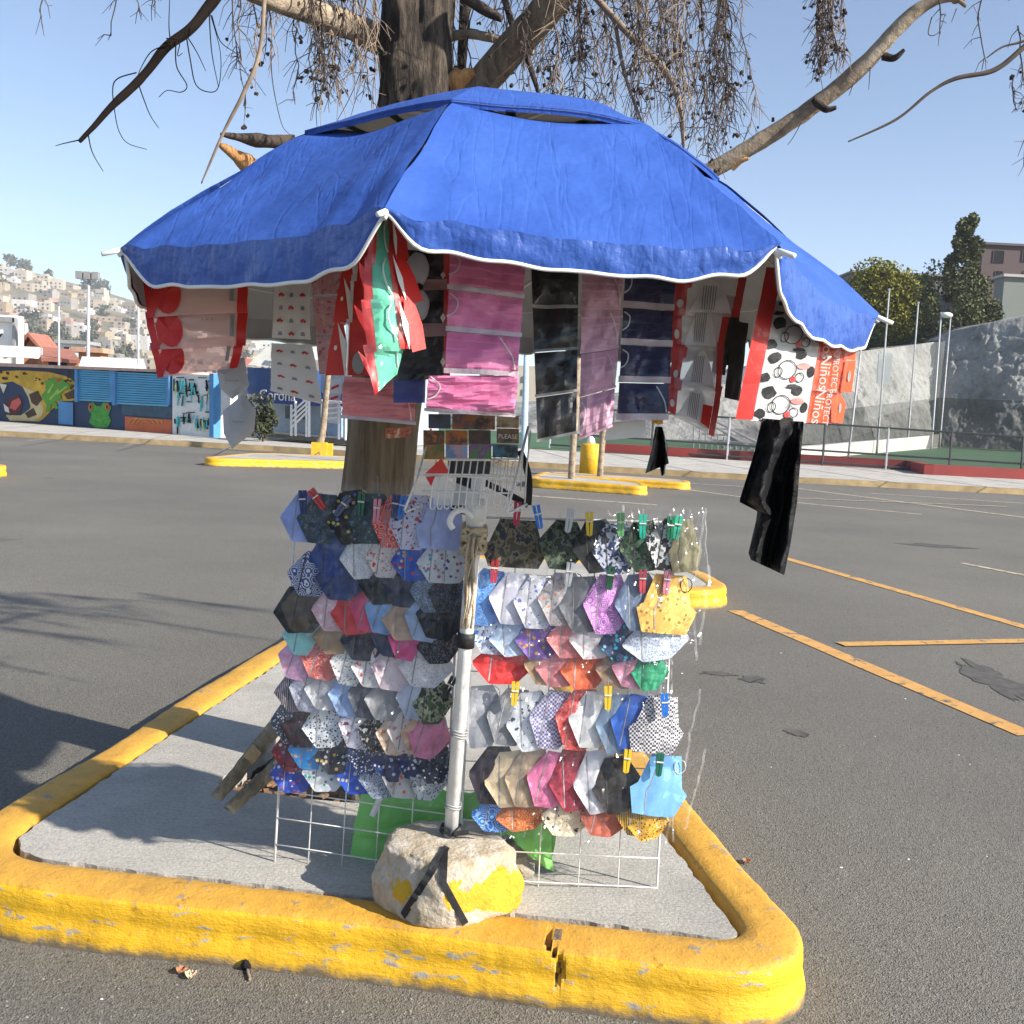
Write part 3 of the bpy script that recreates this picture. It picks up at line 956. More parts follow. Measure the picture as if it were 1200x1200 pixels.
LEFT = [
 (604, 612, 50, [(335, 'plain', 'periwinkle blue', (0.28, 0.36, 0.68)), (354, 'floral', 'dark slate leafy', (0.03, 0.05, 0.07), (0.08, 0.12, 0.14), (0.05, 0.09, 0.2)), (388, 'figures', 'black with yellow blossom', Bk, (0.5, 0.4, 0.1), (0.1, 0.15, 0.4)),
   (412, 'floral', 'dark teal leaf', (0.03, 0.06, 0.07), (0.02, 0.03, 0.03), (0.1, 0.2, 0.25)), (440, 'bandana', 'red bandana', Rd, (0.62, 0.35, 0.3)), (460, 'floral', 'white with dark splotches', (0.5, 0.5, 0.62), Bk, (0.35, 0.06, 0.08)), (490, 'plain', 'pale lavender blue', (0.42, 0.48, 0.76))], 548),
 (646, 656, 40, [(368, 'plain', 'navy blue pleated', (0.03, 0.06, 0.22)), (403, 'speckle', 'white with grey flecks', Wt, (0.4, 0.42, 0.5)), (432, 'floral', 'red and white printed', (0.6, 0.55, 0.52), Rd, (0.3, 0.3, 0.3)), (462, 'figures', 'royal blue with red figures', Rb, (0.5, 0.05, 0.05), (0.6, 0.4, 0.1)),
   (492, 'figures', 'white with pink and teal print', Wt, (0.5, 0.1, 0.2), (0.05, 0.35, 0.5)), (512, 'figures', 'pale grey printed', (0.52, 0.52, 0.52), (0.06, 0.07, 0.2), (0.3, 0.1, 0.1))], 548),
 (670, 690, 42, [(343, 'bandana', 'white and navy paisley', (0.04, 0.06, 0.2), (0.68, 0.7, 0.75)), (375, 'plain', 'deep navy', (0.03, 0.055, 0.17)), (425, 'plain', 'black', Bk), (452, 'plain', 'charcoal navy', (0.035, 0.04, 0.07)), (484, 'speckle', 'washed denim', (0.12, 0.17, 0.24), (0.35, 0.4, 0.45)), (505, 'speckle', 'black denim', Bk, (0.1, 0.1, 0.12))], 546),
 (706, 722, 44, [(327, 'plain', 'plain black', Bk), (336, 'plain', 'brown and navy', (0.10, 0.075, 0.055)), (371, 'floral', 'pink and white lace', (0.74, 0.5, 0.54), Wt, (0.5, 0.3, 0.34)), (393, 'plain', 'bright red', (0.62, 0.06, 0.06)), (415, 'plain', 'crimson pink', (0.62, 0.08, 0.17)), (432, 'plain', 'light sky blue', (0.30, 0.50, 0.80)), (452, 'plain', 'tan beige with pink edge', (0.48, 0.34, 0.24)),
   (478, 'plain', 'light blue and white', (0.45, 0.58, 0.8)), (491, 'plain', 'glossy black', (0.02, 0.022, 0.03))], 548),
 (737, 752, 36, [(337, 'plain', 'aqua mint', (0.34, 0.66, 0.62)), (372, 'plain', 'tan brown', (0.36, 0.25, 0.15)), (404, 'plain', 'navy black', (0.02, 0.025, 0.05)), (440, 'plain', 'dusky navy', (0.04, 0.055, 0.11)), (458, 'plain', 'hot pink', (0.66, 0.10, 0.27)), (492, 'speckle', 'dark grey flecked', (0.03, 0.03, 0.035), (0.14, 0.14, 0.15))], 540),
 (768, 781, 40, [(332, 'floral', 'lilac pink', (0.6, 0.34, 0.5), (0.7, 0.3, 0.35), (0.74, 0.56, 0.62)), (358, 'bandana', 'coral red bandana', (0.62, 0.09, 0.07), (0.72, 0.4, 0.36)), (392, 'dots', 'white with fine rings', Wt, (0.2, 0.2, 0.2)), (417, 'floral', 'white with red flowers', Wt, (0.55, 0.08, 0.1), (0.6, 0.5, 0.62)), (440, 'floral', 'pale pink floral', (0.74, 0.62, 0.64), (0.6, 0.34, 0.4), Wt), (471, 'speckle', 'white sketch printed', Wt, (0.5, 0.42, 0.44))], 530),
 (800, 818, 42, [(328, 'stripe', 'brown striped', (0.10, 0.04, 0.03), (0.3, 0.3, 0.34)), (345, 'speckle', 'silver grey', (0.36, 0.38, 0.45), (0.6, 0.6, 0.66)), (363, 'plain', 'light grey', (0.42, 0.42, 0.44)), (390, 'plain', 'powder blue', (0.32, 0.46, 0.72)), (412, 'plain', 'dark slate', (0.09, 0.10, 0.13)), (432, 'plain', 'mid grey', (0.27, 0.27, 0.28)), (468, 'plain', 'pale steel blue', (0.46, 0.5, 0.58)), (487, 'camo', 'green camouflage', (0.06, 0.09, 0.04), (0.3, 0.3, 0.2), (0.03, 0.04, 0.02))], 530),
 (838, 856, 42, [(323, 'dots', 'black with white dots', (0.08, 0.09, 0.11), (0.6, 0.62, 0.65)), (336, 'plain', 'dark maroon', (0.06, 0.025, 0.035)), (360, 'dots', 'white with black polka dots', (0.74, 0.76, 0.78), Bk), (402, 'floral', 'white and purple floral', (0.6, 0.58, 0.62), (0.18, 0.04, 0.10), (0.35, 0.3, 0.45)), (424, 'floral', 'black and white floral', Bk, (0.6, 0.6, 0.55), (0.3, 0.28, 0.25)), (445, 'floral', 'orange and cream', (0.74, 0.6, 0.48), (0.6, 0.22, 0.05), (0.74, 0.45, 0.2)),
   (458, 'floral', 'cream floral', (0.74, 0.66, 0.6), (0.5, 0.2, 0.2), Wt), (473, 'plain', 'pale peach', (0.74, 0.5, 0.32)), (482, 'plain', 'rose pink', (0.66, 0.24, 0.36))], 527),
 (868, 888, 38, [(325, 'figures', 'dark red printed', (0.2, 0.03, 0.04), (0.5, 0.05, 0.05), (0.2, 0.2, 0.3)), (344, 'figures', 'bright azure printed', (0.06, 0.34, 0.72), (0.6, 0.36, 0.2), (0.06, 0.34, 0.72)), (374, 'figures', 'black with gold print', (0.03, 0.035, 0.05), (0.4, 0.28, 0.1), (0.4, 0.42, 0.45)), (412, 'dots', 'navy with white stars', (0.02, 0.03, 0.09), (0.55, 0.58, 0.66)), (440, 'figures', 'navy moon printed', (0.015, 0.025, 0.10), (0.55, 0.58, 0.7), (0.06, 0.16, 0.42)), (468, 'figures', 'navy with white animals', (0.02, 0.03, 0.11), Wt, (0.4, 0.4, 0.5)), (492, 'floral', 'black with white patches', (0.02, 0.025, 0.05), (0.7, 0.7, 0.7), (0.03, 0.05, 0.12))], 527),
 (896, 908, 40, [(323, 'figures', 'royal blue with figures', (0.03, 0.07, 0.36), (0.4, 0.42, 0.6), (0.4, 0.04, 0.06)), (360, 'figures', 'pale grey with green rings', (0.5, 0.53, 0.55), (0.05, 0.25, 0.2), (0.1, 0.12, 0.16)), (398, 'figures', 'cobalt blue printed', (0.02, 0.08, 0.42), (0.6, 0.5, 0.3), (0.02, 0.08, 0.42)), (425, 'speckle', 'blue grey speckled', (0.26, 0.32, 0.42), (0.06, 0.07, 0.1)), (452, 'figures', 'grey with red lobster print', (0.42, 0.43, 0.42), (0.6, 0.1, 0.03), (0.3, 0.3, 0.3)), (484, 'dots', 'grey with black print', (0.42, 0.45, 0.47), (0.08, 0.09, 0.1))], 526)]
RIGHT = [
 (634, 640, 52, [(562, 'camo', 'brown camouflage', (0.05, 0.045, 0.03), (0.14, 0.12, 0.07), (0.02, 0.025, 0.04)), (628, 'camo', 'dark green camouflage', (0.02, 0.035, 0.022), (0.07, 0.10, 0.06), (0.012, 0.014, 0.014)), (668, 'plain', 'jet black', (0.012, 0.012, 0.014)), (690, 'camo', 'navy and white camouflage', (0.03, 0.05, 0.13), (0.45, 0.48, 0.55), (0.015, 0.02, 0.04)), (722, 'camo', 'forest green camouflage', (0.03, 0.08, 0.04), (0.012, 0.025, 0.014), (0.1, 0.14, 0.08)), (752, 'camo', 'black and white camouflage', (0.03, 0.03, 0.035), (0.6, 0.6, 0.6), (0.2, 0.2, 0.2)), (776, 'plain', 'olive drab', (0.14, 0.13, 0.075))], 818),
 (698, 705, 58, [(540, 'bandana', 'sky blue bandana', (0.08, 0.27, 0.68), (0.3, 0.5, 0.78)), (572, 'speckle', 'lilac grey', (0.56, 0.55, 0.64), (0.72, 0.72, 0.75)), (600, 'floral', 'white with violet print', (0.72, 0.73, 0.76), (0.15, 0.15, 0.5), Wt), (628, 'floral', 'grey and coral printed', (0.4, 0.38, 0.38), (0.55, 0.2, 0.12), (0.2, 0.2, 0.22)), (652, 'plain', 'graphite', (0.16, 0.165, 0.18)), (680, 'bandana', 'purple bandana', (0.40, 0.12, 0.42), (0.64, 0.42, 0.64)), (716, 'plain', 'slate blue', (0.14, 0.19, 0.28)), (740, 'figures', 'golden yellow', (0.80, 0.50, 0.13), (0.25, 0.16, 0.05), (0.80, 0.50, 0.13))], 812),
 (740, 748, 40, [(550, 'floral', 'white and cornflower blue', (0.6, 0.66, 0.76), (0.06, 0.18, 0.55), (0.02, 0.05, 0.2)), (572, 'plain', 'ice blue', (0.52, 0.64, 0.8)), (602, 'figures', 'purple with orange circles', (0.17, 0.10, 0.33), (0.6, 0.33, 0.07), (0.5, 0.25, 0.05)), (638, 'speckle', 'salmon red', (0.64, 0.2, 0.2), (0.7, 0.36, 0.34)), (664, 'floral', 'white marbled pink', (0.76, 0.7, 0.7), (0.6, 0.35, 0.36), Wt), (698, 'figures', 'navy with turquoise disc', (0.02, 0.045, 0.10), (0.04, 0.42, 0.62), (0.3, 0.4, 0.5)), (725, 'speckle', 'pale blue speckled', (0.60, 0.64, 0.7), (0.22, 0.28, 0.38))], 800),
 (774, 784, 40, [(553, 'plain', 'scarlet', (0.58, 0.035, 0.035)), (612, 'plain', 'light tan', (0.42, 0.29, 0.18)), (625, 'plain', 'dusty pink', (0.68, 0.27, 0.28)), (654, 'plain', 'vivid orange red', (0.74, 0.15, 0.07)), (694, 'plain', 'mocha brown', (0.28, 0.19, 0.13)), (712, 'plain', 'candy pink', (0.72, 0.32, 0.42)), (735, 'plain', 'emerald green', (0.02, 0.22, 0.11))], 778),
 (832, 846, 62, [(534, 'plain', 'stone grey', (0.34, 0.35, 0.37)), (569, 'plain', 'dark grey', (0.22, 0.225, 0.24)), (592, 'floral', 'white with black lines', (0.6, 0.62, 0.64), (0.05, 0.06, 0.1), Wt), (618, 'check', 'red white and blue plaid', (0.6, 0.55, 0.58), (0.12, 0.13, 0.34)), (648, 'floral', 'red printed', (0.58, 0.09, 0.08), (0.66, 0.3, 0.26), (0.35, 0.03, 0.03)), (663, 'plain', 'clean white', (0.8, 0.8, 0.79)), (694, 'plain', 'blue slate', (0.22, 0.30, 0.4)), (711, 'plain', 'royal blue', (0.03, 0.12, 0.45)), (731, 'check', 'black and white checked', (0.6, 0.58, 0.6), (0.04, 0.04, 0.045))], 798),
 (904, 912, 62, [(549, 'plain', 'aubergine black', (0.03, 0.022, 0.035)), (567, 'plain', 'cream', (0.72, 0.58, 0.38)), (590, 'plain', 'khaki tan', (0.40, 0.31, 0.21)), (615, 'plain', 'bubblegum pink', (0.68, 0.20, 0.36)), (641, 'plain', 'wine red', (0.30, 0.035, 0.06)), (669, 'plain', 'silver white', (0.7, 0.7, 0.73)), (690, 'plain', 'soft black', (0.035, 0.032, 0.032)), (733, 'plain', 'baby blue', (0.22, 0.50, 0.83))], 802),
 (946, 956, 36, [(552, 'bandana', 'blue paisley', (0.02, 0.12, 0.42), (0.25, 0.42, 0.66)), (580, 'bandana', 'rust brown', (0.36, 0.085, 0.035), (0.5, 0.2, 0.05)), (632, 'floral', 'cream with black flecks', (0.66, 0.58, 0.42), (0.04, 0.04, 0.03), (0.5, 0.45, 0.3)), (676, 'plain', 'brick red', (0.42, 0.11, 0.07)), (718, 'stripe', 'yellow and black striped', (0.6, 0.35, 0.03), (0.03, 0.025, 0.02)), (731, 'dots', 'mustard with black squares', (0.72, 0.40, 0.04), (0.08, 0.05, 0.02))], 778)]
CLR = {}
def hang_rows(rows, plane, side, wdef):
    nr = len(rows)
    for ri, (yl, yr, h, items, xend) in enumerate(rows):
        x0 = items[0][0]
        prev = None
        rn = 'bottom' if ri == nr - 1 else ORD[ri]
        slope = math.degrees(math.atan2(yr - yl, xend - x0))
        for i, it in enumerate(items):
            x, kind, desc = it[0], it[1], it[2]
            nxt = items[i + 1][0] if i + 1 < len(items) else xend
            w = max(wdef, (nxt - x) * 1.18) if i + 1 < len(items) else max(40, xend - x)
            w = min(w, xend - x + 10)
            y = lerp(yl, yr, (x + w / 2 - x0) / max(1, xend - x0))
            kd = 'fan' if desc in ('baby blue', 'golden yellow', 'olive drab', 'black and white checked', 'pale lavender blue', 'brown camouflage') else 'arrow'
            lab = '%s mask, %s rack %s row, %s' % (desc, side, rn, ('right of %s' % prev) if prev else 'at left end')
            if len(lab.split()) > 16: lab = '%s mask, %s rack %s row' % (desc, side, rn)
            mask_pack(plane, x, y + random.uniform(-3, 3), w * 1.06, h * (1.2 if side == 'left' else 1.08) * random.uniform(0.93, 1.08), pat(kind, *it[3:]), lab, 'bagged cloth masks on the racks', i, slope + random.uniform(-10, 10), kd)
            prev = desc
hang_rows(LEFT, PLm, 'left', 52)
hang_rows(RIGHT, PRm, 'right', 56)
# ---- clothes pegs
def peg_proto(material):
    r = thing('clothes_peg', '', 'clothes peg')
    for s in (-1, 1):
        mb = MB()
        mb.prism([V((s * 0.0006, -0.005, -0.036)), V((s * 0.0075, -0.005, -0.032)), V((s * 0.0095, -0.005, 0.0)), V((s * 0.0105, -0.005, 0.030)), V((s * 0.0016, -0.005, 0.030)), V((s * 0.0010, -0.005, 0.0))], (0, 0.011, 0))
        mb.build('arm', material, r)
    mb = MB()
    mb.tube([V((-0.009, -0.0065, 0.006)), V((0.009, -0.0065, 0.006))], 0.0022, 6)
    mb.tube([V((-0.009, 0.0065, 0.006)), V((0.009, 0.0065, 0.006))], 0.0022, 6)
    mb.build('spring', M['steel_w'], r)
    return r
PEGC = {'dark blue': (0.015, 0.03, 0.16), 'red': (0.5, 0.04, 0.05), 'grey blue': (0.08, 0.10, 0.2), 'pink': (0.66, 0.25, 0.33), 'blue': (0.02, 0.17, 0.62), 'clear': (0.5, 0.52, 0.55), 'yellow': (0.72, 0.5, 0.03), 'pale green': (0.16, 0.45, 0.17), 'teal': (0.02, 0.42, 0.30),
        'dark green': (0.01, 0.18, 0.09), 'sea green': (0.05, 0.42, 0.27), 'bottle green': (0.008, 0.10, 0.04), 'rose red': (0.6, 0.08, 0.1), 'black': (0.02, 0.02, 0.025), 'deep green': (0.015, 0.12, 0.07), 'crimson': (0.42, 0.02, 0.06)}
PP = {}
PEGS = [(361, 585, 'dark blue', -4, 0, 'at the far left of left rack top'), (377, 582, 'red', -38, 0, 'leaning left on left rack top row'), (407, 590, 'grey blue', 34, 0, 'leaning right on left rack top row'), (428, 588, 'deep green', 2, 0, 'in front of the tree trunk'), (446, 595, 'pink', 3, 0, 'above the red bandana mask'), (467, 590, 'dark blue', 6, 0, 'left of a twin peg by the basket'), (475, 592, 'blue', 10, 0, 'beside the basket on left rack top'),
        (604, 598, 'crimson', 3, 1, 'under the basket corner on right rack'), (628, 602, 'blue', -14, 1, 'over the brown camouflage masks'), (664, 606, 'clear', 6, 1, 'over the dark green camouflage mask'), (687, 610, 'yellow', -3, 1, 'over the jet black mask'), (723, 611, 'pale green', -4, 1, 'over the forest green camouflage mask'), (748, 613, 'teal', -2, 1, 'over the black and white camouflage mask'), (780, 615, 'dark green', 0, 1, 'left of a twin peg over the olive mask'), (788, 614, 'sea green', 6, 1, 'right of a twin peg over the olive mask'),
        (578, 664, 'red', 2, 1, 'over the sky blue bandana mask'), (664, 668, 'clear', 4, 1, 'over the graphite mask'), (711, 672, 'bottle green', 3, 1, 'over the purple bandana mask'), (748, 676, 'rose red', -2, 1, 'left of the golden yellow mask'), (776, 677, 'pink', 4, 1, 'over the golden yellow mask'),
        (601, 803, 'yellow', 2, 1, 'over the dark grey mask'), (707, 808, 'yellow', -2, 1, 'over the clean white mask'), (772, 816, 'blue', -6, 1, 'over the checked mask'), (766, 884, 'deep green', 2, 1, 'over the baby blue mask'), (729, 880, 'yellow', 3, 1, 'over the soft black mask'), (530, 796, 'black', 25, 0, 'leaning right beside the pole')]
for px, py, cn, tl, side, where in PEGS:
    if cn not in PP:
        PP[cn] = peg_proto(pm('peg_plastic', PEGC[cn], 0.4, 0.05))
        o = PP[cn]
    else:
        o = copy_thing(PP[cn], (0, 0, 0))
    pln = PRm if side else PLm
    o.location = pln.hit(px, py, 0.058 if py < 700 else 0.075)
    o.rotation_euler = (0, math.radians(tl), 0)
    tag(o, '%s plastic clothes peg %s' % (cn, where), 'clothes peg', 'clothes pegs on the racks')

# ================================================================== WIRE BASKET, STRAPS, CARDS
bk = thing('wire_basket', 'small white wire basket shelf with hooks hung on the pole top', 'wire basket', tuple(at(548, 570, 2.58)))
BY, BB = 2.52, 2.66
def wire(px, r=0.0022, name='wire'):
    mb = MB()
    mb.tube([at(*p) if len(p) == 3 else at(p[0], p[1], BY) for p in px], r, 6)
    mb.build(name, M['steel_w'], bk, True)
for i in range(12):
    x = 505 + i * 8.2
    y2 = 596 - 0.2 * i
    wire([(x + 6, 539 + i * .15), (x + 1, 575), (x - 1, y2 - 3), (x, y2), (x + 3, y2 + 1), (x + 5, y2 - 3)], 0.0019)
wire([(521, 538), (574, 539)], 0.003)
wire([(498, 557), (602, 560)], 0.003)
wire([(494, 575), (598, 578)], 0.0025)
for i in range(5):
    x = 577 + i * 8.3
    wire([(x + 3, 521, BB), (x, 575, BB)], 0.0019)
wire([(576, 521, BB), (611, 521, BB)], 0.003)
wire([(566, 538, BB), (609, 538, BB)], 0.0025)
wire([(505, 503, BB), (489, 560, 2.56), (474, 598, BY), (476, 600, BY), (495, 591, BB)], 0.003)
wire([(619, 500, BB), (606, 555, 2.56), (594, 599, BY), (596, 602, BY), (617, 591, BB)], 0.0035)
wire([(622, 505, BB), (617, 548, BB), (615, 590, BB)], 0.0022)
# red folded card tucked in the basket
m = MB()
rp = [at(498, 555, 2.50), at(517, 537, 2.51), at(527, 555, 2.52)]
m.prism(rp, (0, 0.004, 0))
m.prism([at(499, 559, 2.505), at(510, 558, 2.505), at(505, 570, 2.50)], (0, 0.004, 0))
single(m, 'red_card', M['card_red'], 'red folded card with pale edge caught in the wire basket', 'card', tuple(at(512, 553, 2.51)))
m = MB()
def _p(u, v):
    p = at(lerp(508, 560, u), lerp(592, 556 + 20 * u, v), 2.62 - 0.03 * u)
    return p + V((0, 0.01 * nz(p, 20), 0))
m.grid(_p, 8, 6)
single(m, 'white_bag', M['film_white'], 'crumpled milky plastic bag inside the wire basket', 'bag', tuple(at(530, 585, 2.6)))
# black straps
def rib(pxs, wid, name, label, mat=None):
    mb = MB()
    pts = smooth_path([at(*p) for p in pxs], 8)
    ribbon_path(mb, pts, wid, V((0, -1, 0)), 0.003)
    return single(mb, name, mat or M['black'], label, 'strap', tuple(pts[0]))
rib([(609, 528, 2.74), (616, 545, 2.72), (620, 565, 2.70), (619, 592, 2.68)], 0.018, 'black_strap', 'black ribbon hanging beside the right end of the wire basket')
rib([(560, 562, 2.76), (590, 576, 2.74), (619, 592, 2.71)], 0.017, 'black_strap', 'black ribbon slanting down to the right behind the basket')
rib([(548, 560, 2.77), (545, 585, 2.76), (540, 602, 2.75)], 0.06, 'black_strap', 'wide black ribbon hanging upright behind the basket centre')
# picture cards strip
cs = thing('card_sheet', 'hanging sheet of small colourful picture cards above the basket', 'card sheet', tuple(at(552, 515, 2.62)))
CARDS = [(502, 485, 26, 17, (0.05, 0.05, 0.05), (0.06, 0.08, 0.16)), (530, 485, 24, 18, (0.32, 0.10, 0.03), (0.08, 0.06, 0.09)), (554, 486, 26, 17, (0.26, 0.12, 0.06), (0.02, 0.02, 0.02)), (582, 487, 26, 14, (0.42, 0.34, 0.22), (0.12, 0.07, 0.04)),
         (496, 504, 25, 17, (0.34, 0.11, 0.02), (0.05, 0.04, 0.03)), (522, 504, 26, 17, (0.42, 0.12, 0.01), (0.06, 0.04, 0.04)), (549, 504, 26, 16, (0.10, 0.04, 0.03), (0.03, 0.03, 0.03)), (582, 502, 26, 17, (0.06, 0.05, 0.05), (0.22, 0.13, 0.06)),
         (496, 521, 25, 17, (0.12, 0.13, 0.03), (0.3, 0.16, 0.05)), (522, 521, 26, 17, (0.10, 0.24, 0.46), (0.5, 0.3, 0.36)), (549, 520, 27, 18, (0.06, 0.26, 0.05), (0.2, 0.06, 0.24)), (525, 540, 50, 15, (0.012, 0.012, 0.014), (0.03, 0.03, 0.03)), (577, 521, 30, 15, (0.02, 0.025, 0.03), (0.04, 0.16, 0.26))]
for i, (x, y, w, h, c1, c2) in enumerate(CARDS):
    mb = MB()
    mb.prism([at(x, y + h, 2.62), at(x + w, y + h + .5, 2.62), at(x + w, y + .5, 2.62), at(x, y, 2.62)], (0, 0.003, 0))
    t = NT('printed_card')
    t.base(t.ramp(t.noise(26, 3), [(0.42, c1), (0.56, c2), (0.7, sc3(c1, 1.6))]))
    t.rough(0.35)
    mb.build('picture_card', t.m, cs)
def text_mesh(body, size, mat, parent, loc, xax, zax, name='lettering', ext=0.001, shear=0.0):
    cu = bpy.data.curves.new('txt', 'FONT')
    cu.body = body
    cu.size = size
    cu.extrude = ext
    cu.shear = shear
    cu.align_x = 'CENTER'
    cu.resolution_u = 3
    o = bpy.data.objects.new('txt', cu)
    C.objects.link(o)
    bpy.context.view_layer.update()
    me = bpy.data.meshes.new_from_object(o)
    bpy.data.objects.remove(o)
    nrm = xax.cross(zax)
    loc = V(loc) - root_loc(parent)
    me.transform(Matrix(((xax.x, zax.x, nrm.x, loc.x), (xax.y, zax.y, nrm.y, loc.y), (xax.z, zax.z, nrm.z, loc.z), (0, 0, 0, 1))))
    me.materials.clear()
    me.materials.append(mat)
    r = bpy.data.objects.new(name, me)
    C.objects.link(r)
    r.parent = parent
    return r
text_mesh('PLEASE', 0.016, M['ink_white'], cs, at(595, 514, 2.615), V((1, 0, 0)), V((0, 0, 1)))

# ================================================================== HANGING PACKS
def quad_fn(c4, Y4, cr=0.006, sd=0.0, bow=0.0):
    P = [at(c4[i][0], c4[i][1], Y4[i]) for i in range(4)]      # tl tr br bl
    def fn(u, v, off=0.0):
        p = P[0].lerp(P[1], u).lerp(P[3].lerp(P[2], u), v)
        return p + V((0, -1, 0)) * (off + cr * nz((u * 2.3, v * 4, sd), 1.2) + cr * 0.6 * nz((u * 6, v * 9, sd), 1.3) + bow * math.sin(PI * u))
    return fn
def sub(mb, fn, u0, u1, v0, v1, off, nu=10, nv=10):
    mb.grid(lambda a, b: fn(lerp(u0, u1, a), lerp(v0, v1, b), off), nu, nv, flip=True)
def subpoly(mb, fn, pts, off):                               # flat print / card shape lying on the sheet
    cu, cv = sum(p[0] for p in pts) / len(pts), sum(p[1] for p in pts) / len(pts)
    vs = [fn(cu, cv, off)] + [fn(p[0], p[1], off) for p in pts]
    n = len(pts)
    mb.add(vs, [(0, 1 + (i + 1) % n, 1 + i) for i in range(n)])
def hang(name, label, cat, fn, group='strips of packed masks under the umbrella'):
    return thing(name, label, cat, tuple(fn(0.5, 0.0)), group)
def loopstr(mb, fn, pts, off=0.008):
    pp = smooth_path([fn(u, v, off) for u, v in pts], 6)
    mb.tube(pp, 0.0016, 5)
def surgical(label, c4, Y4, mat, n, bands=0.10, band_mat=None, loops=True, sd=0, pleats=4):
    fn0 = quad_fn(c4, Y4, 0.014, sd)
    def fn(u, v, off=0.0):
        w = (v * n) % 1.0
        return fn0(u, v, off + 0.006 * math.sin(PI * w) )
    r = hang('mask_strip', label, 'mask strip', fn0)
    for i in range(n):
        v0, v1 = i / n + 0.004, (i + 1) / n - bands / n
        mb = MB()
        def pl_fn(a, b):
            q = (b * pleats) % 1.0
            return fn(lerp(0.02, 0.98, a), lerp(v0, v1, b), 0.0035 * q)
        mb.grid(pl_fn, 10, pleats * 4, flip=True)
        pk = mb.build('packet', mat, r)
        mb = MB()
        sub(mb, fn, 0, 1, v1, (i + 1) / n, 0.004, 8, 2)
        mb.build('seal_band', band_mat or M['seal'], pk, True)
        mb = MB()
        sub(mb, fn, -0.02, 1.02, i / n, (i + 1) / n, 0.011, 12, 10)
        mb.build('plastic_sleeve', M['film_soft'], pk, True)
        if loops:
            mb = MB()
            sgn = random.random() < 0.5
            x = 0.72 if sgn else 0.1
            loopstr(mb, fn, [(x, v0 + 0.02), (x + .08, lerp(v0, v1, .3)), (x + .18, lerp(v0, v1, .6)), (x + .22, v1 - 0.01)] if sgn else [(x - .06, v0 + .03), (x + .05, lerp(v0, v1, .3)), (x + .02, lerp(v0, v1, .6)), (x - .08, lerp(v0, v1, .75))])
            mb.build('ear_loop', M['elastic'], pk, True)
    return r, fn
surgical('pink pleated masks in a clear strip of four near the stall middle', [(526, 290), (618, 306), (608, 441), (520, 437)], [2.06, 2.08, 2.02, 2.0], M['pink'], 3, 0.12, sd=1)
surgical('single pink pleated mask packet at the foot of the pink strip', [(500, 440), (610, 440), (604, 489), (497, 482)], [2.0, 2.02, 2.01, 2.0], M['pink'], 1, 0.10, sd=1.5)
surgical('black glossy mask packets in a long clear strip right of pink', [(621, 308), (679, 312), (676, 508), (629, 518)], [2.14, 2.16, 2.1, 2.1], M['blackpl'], 4, 0.06, M['ink_grey'], loops=False, sd=2, pleats=2)
surgical('mauve pleated masks in a clear strip beside the black strip', [(681, 314), (732, 318), (718, 500), (678, 516)], [2.2, 2.22, 2.16, 2.16], M['mauve'], 4, 0.06, M['mauve'], sd=3, pleats=5)
surgical('navy pleated masks in a clear strip with pale seals', [(731, 316), (792, 322), (783, 492), (722, 492)], [2.26, 2.28, 2.22, 2.22], M['navy'], 4, 0.17, sd=4)
surgical('coral pink mask packet hanging low in front of the tree trunk', [(401, 441), (490, 446), (488, 498), (399, 490)], [2.3, 2.3, 2.28, 2.28], M['coral'], 1, 0.08, sd=5)
# white lit packet under the navy strip
m = MB()
fnw = quad_fn([(712, 496), (757, 490), (756, 512), (708, 516)], [2.3] * 4, 0.004, 3)
sub(m, fnw, 0, 1, 0, 1, 0, 8, 6)
single(m, 'white_packet', M['trim'], 'blank white packet sticking out below the navy mask strip', 'packet', tuple(fnw(.5, 0)), 'strips of packed masks under the umbrella', True)
# narrow clear packet with red marks at the left of the coral one
fnr = quad_fn([(388, 445), (400, 443), (398, 497), (384, 495)], [2.31] * 4, 0.004, 4)
r = hang('clear_packet', 'narrow clear packet with two red dashes beside the coral mask', 'packet', fnr)
m = MB(); sub(m, fnr, 0, 1, 0, 1, 0, 4, 8); m.build('sleeve', M['film_white'], r, True)
for v in (0.18, 0.42):
    m = MB(); subpoly(m, fnr, [(.1, v), (.8, v - .05), (.8, v), (.1, v + .06)], 0.004); m.build('red_mark', M['card_red'], r)
# small clear packet on the trunk
fnr = quad_fn([(452, 502), (486, 500), (478, 512), (452, 514)], [2.34] * 4, 0.004, 4)
m = MB(); sub(m, fnr, 0, 1, 0, 1, 0, 6, 4)
single(m, 'small_packet', pat('floral', (0.3, 0.1, 0.06), (0.2, 0.05, 0.04), (0.45, 0.3, 0.22)), 'small brown patterned packet below the coral mask', 'packet', tuple(fnr(.5, 0)))
# blue square
fnb = quad_fn([(461, 444), (499, 443), (498, 472), (461, 472)], [2.2] * 4, 0.002, 5)
r = hang('blue_packet', 'plain dark blue square card between coral and pink masks', 'packet', fnb)
m = MB(); sub(m, fnb, 0, 1, 0, 1, 0, 5, 5); m.build('card', M['blueflat'], r, True)
m = MB(); sub(m, fnb, -.05, 1.03, -.02, 1.06, 0.004, 5, 5); m.build('sleeve', M['film_soft'], r, True)

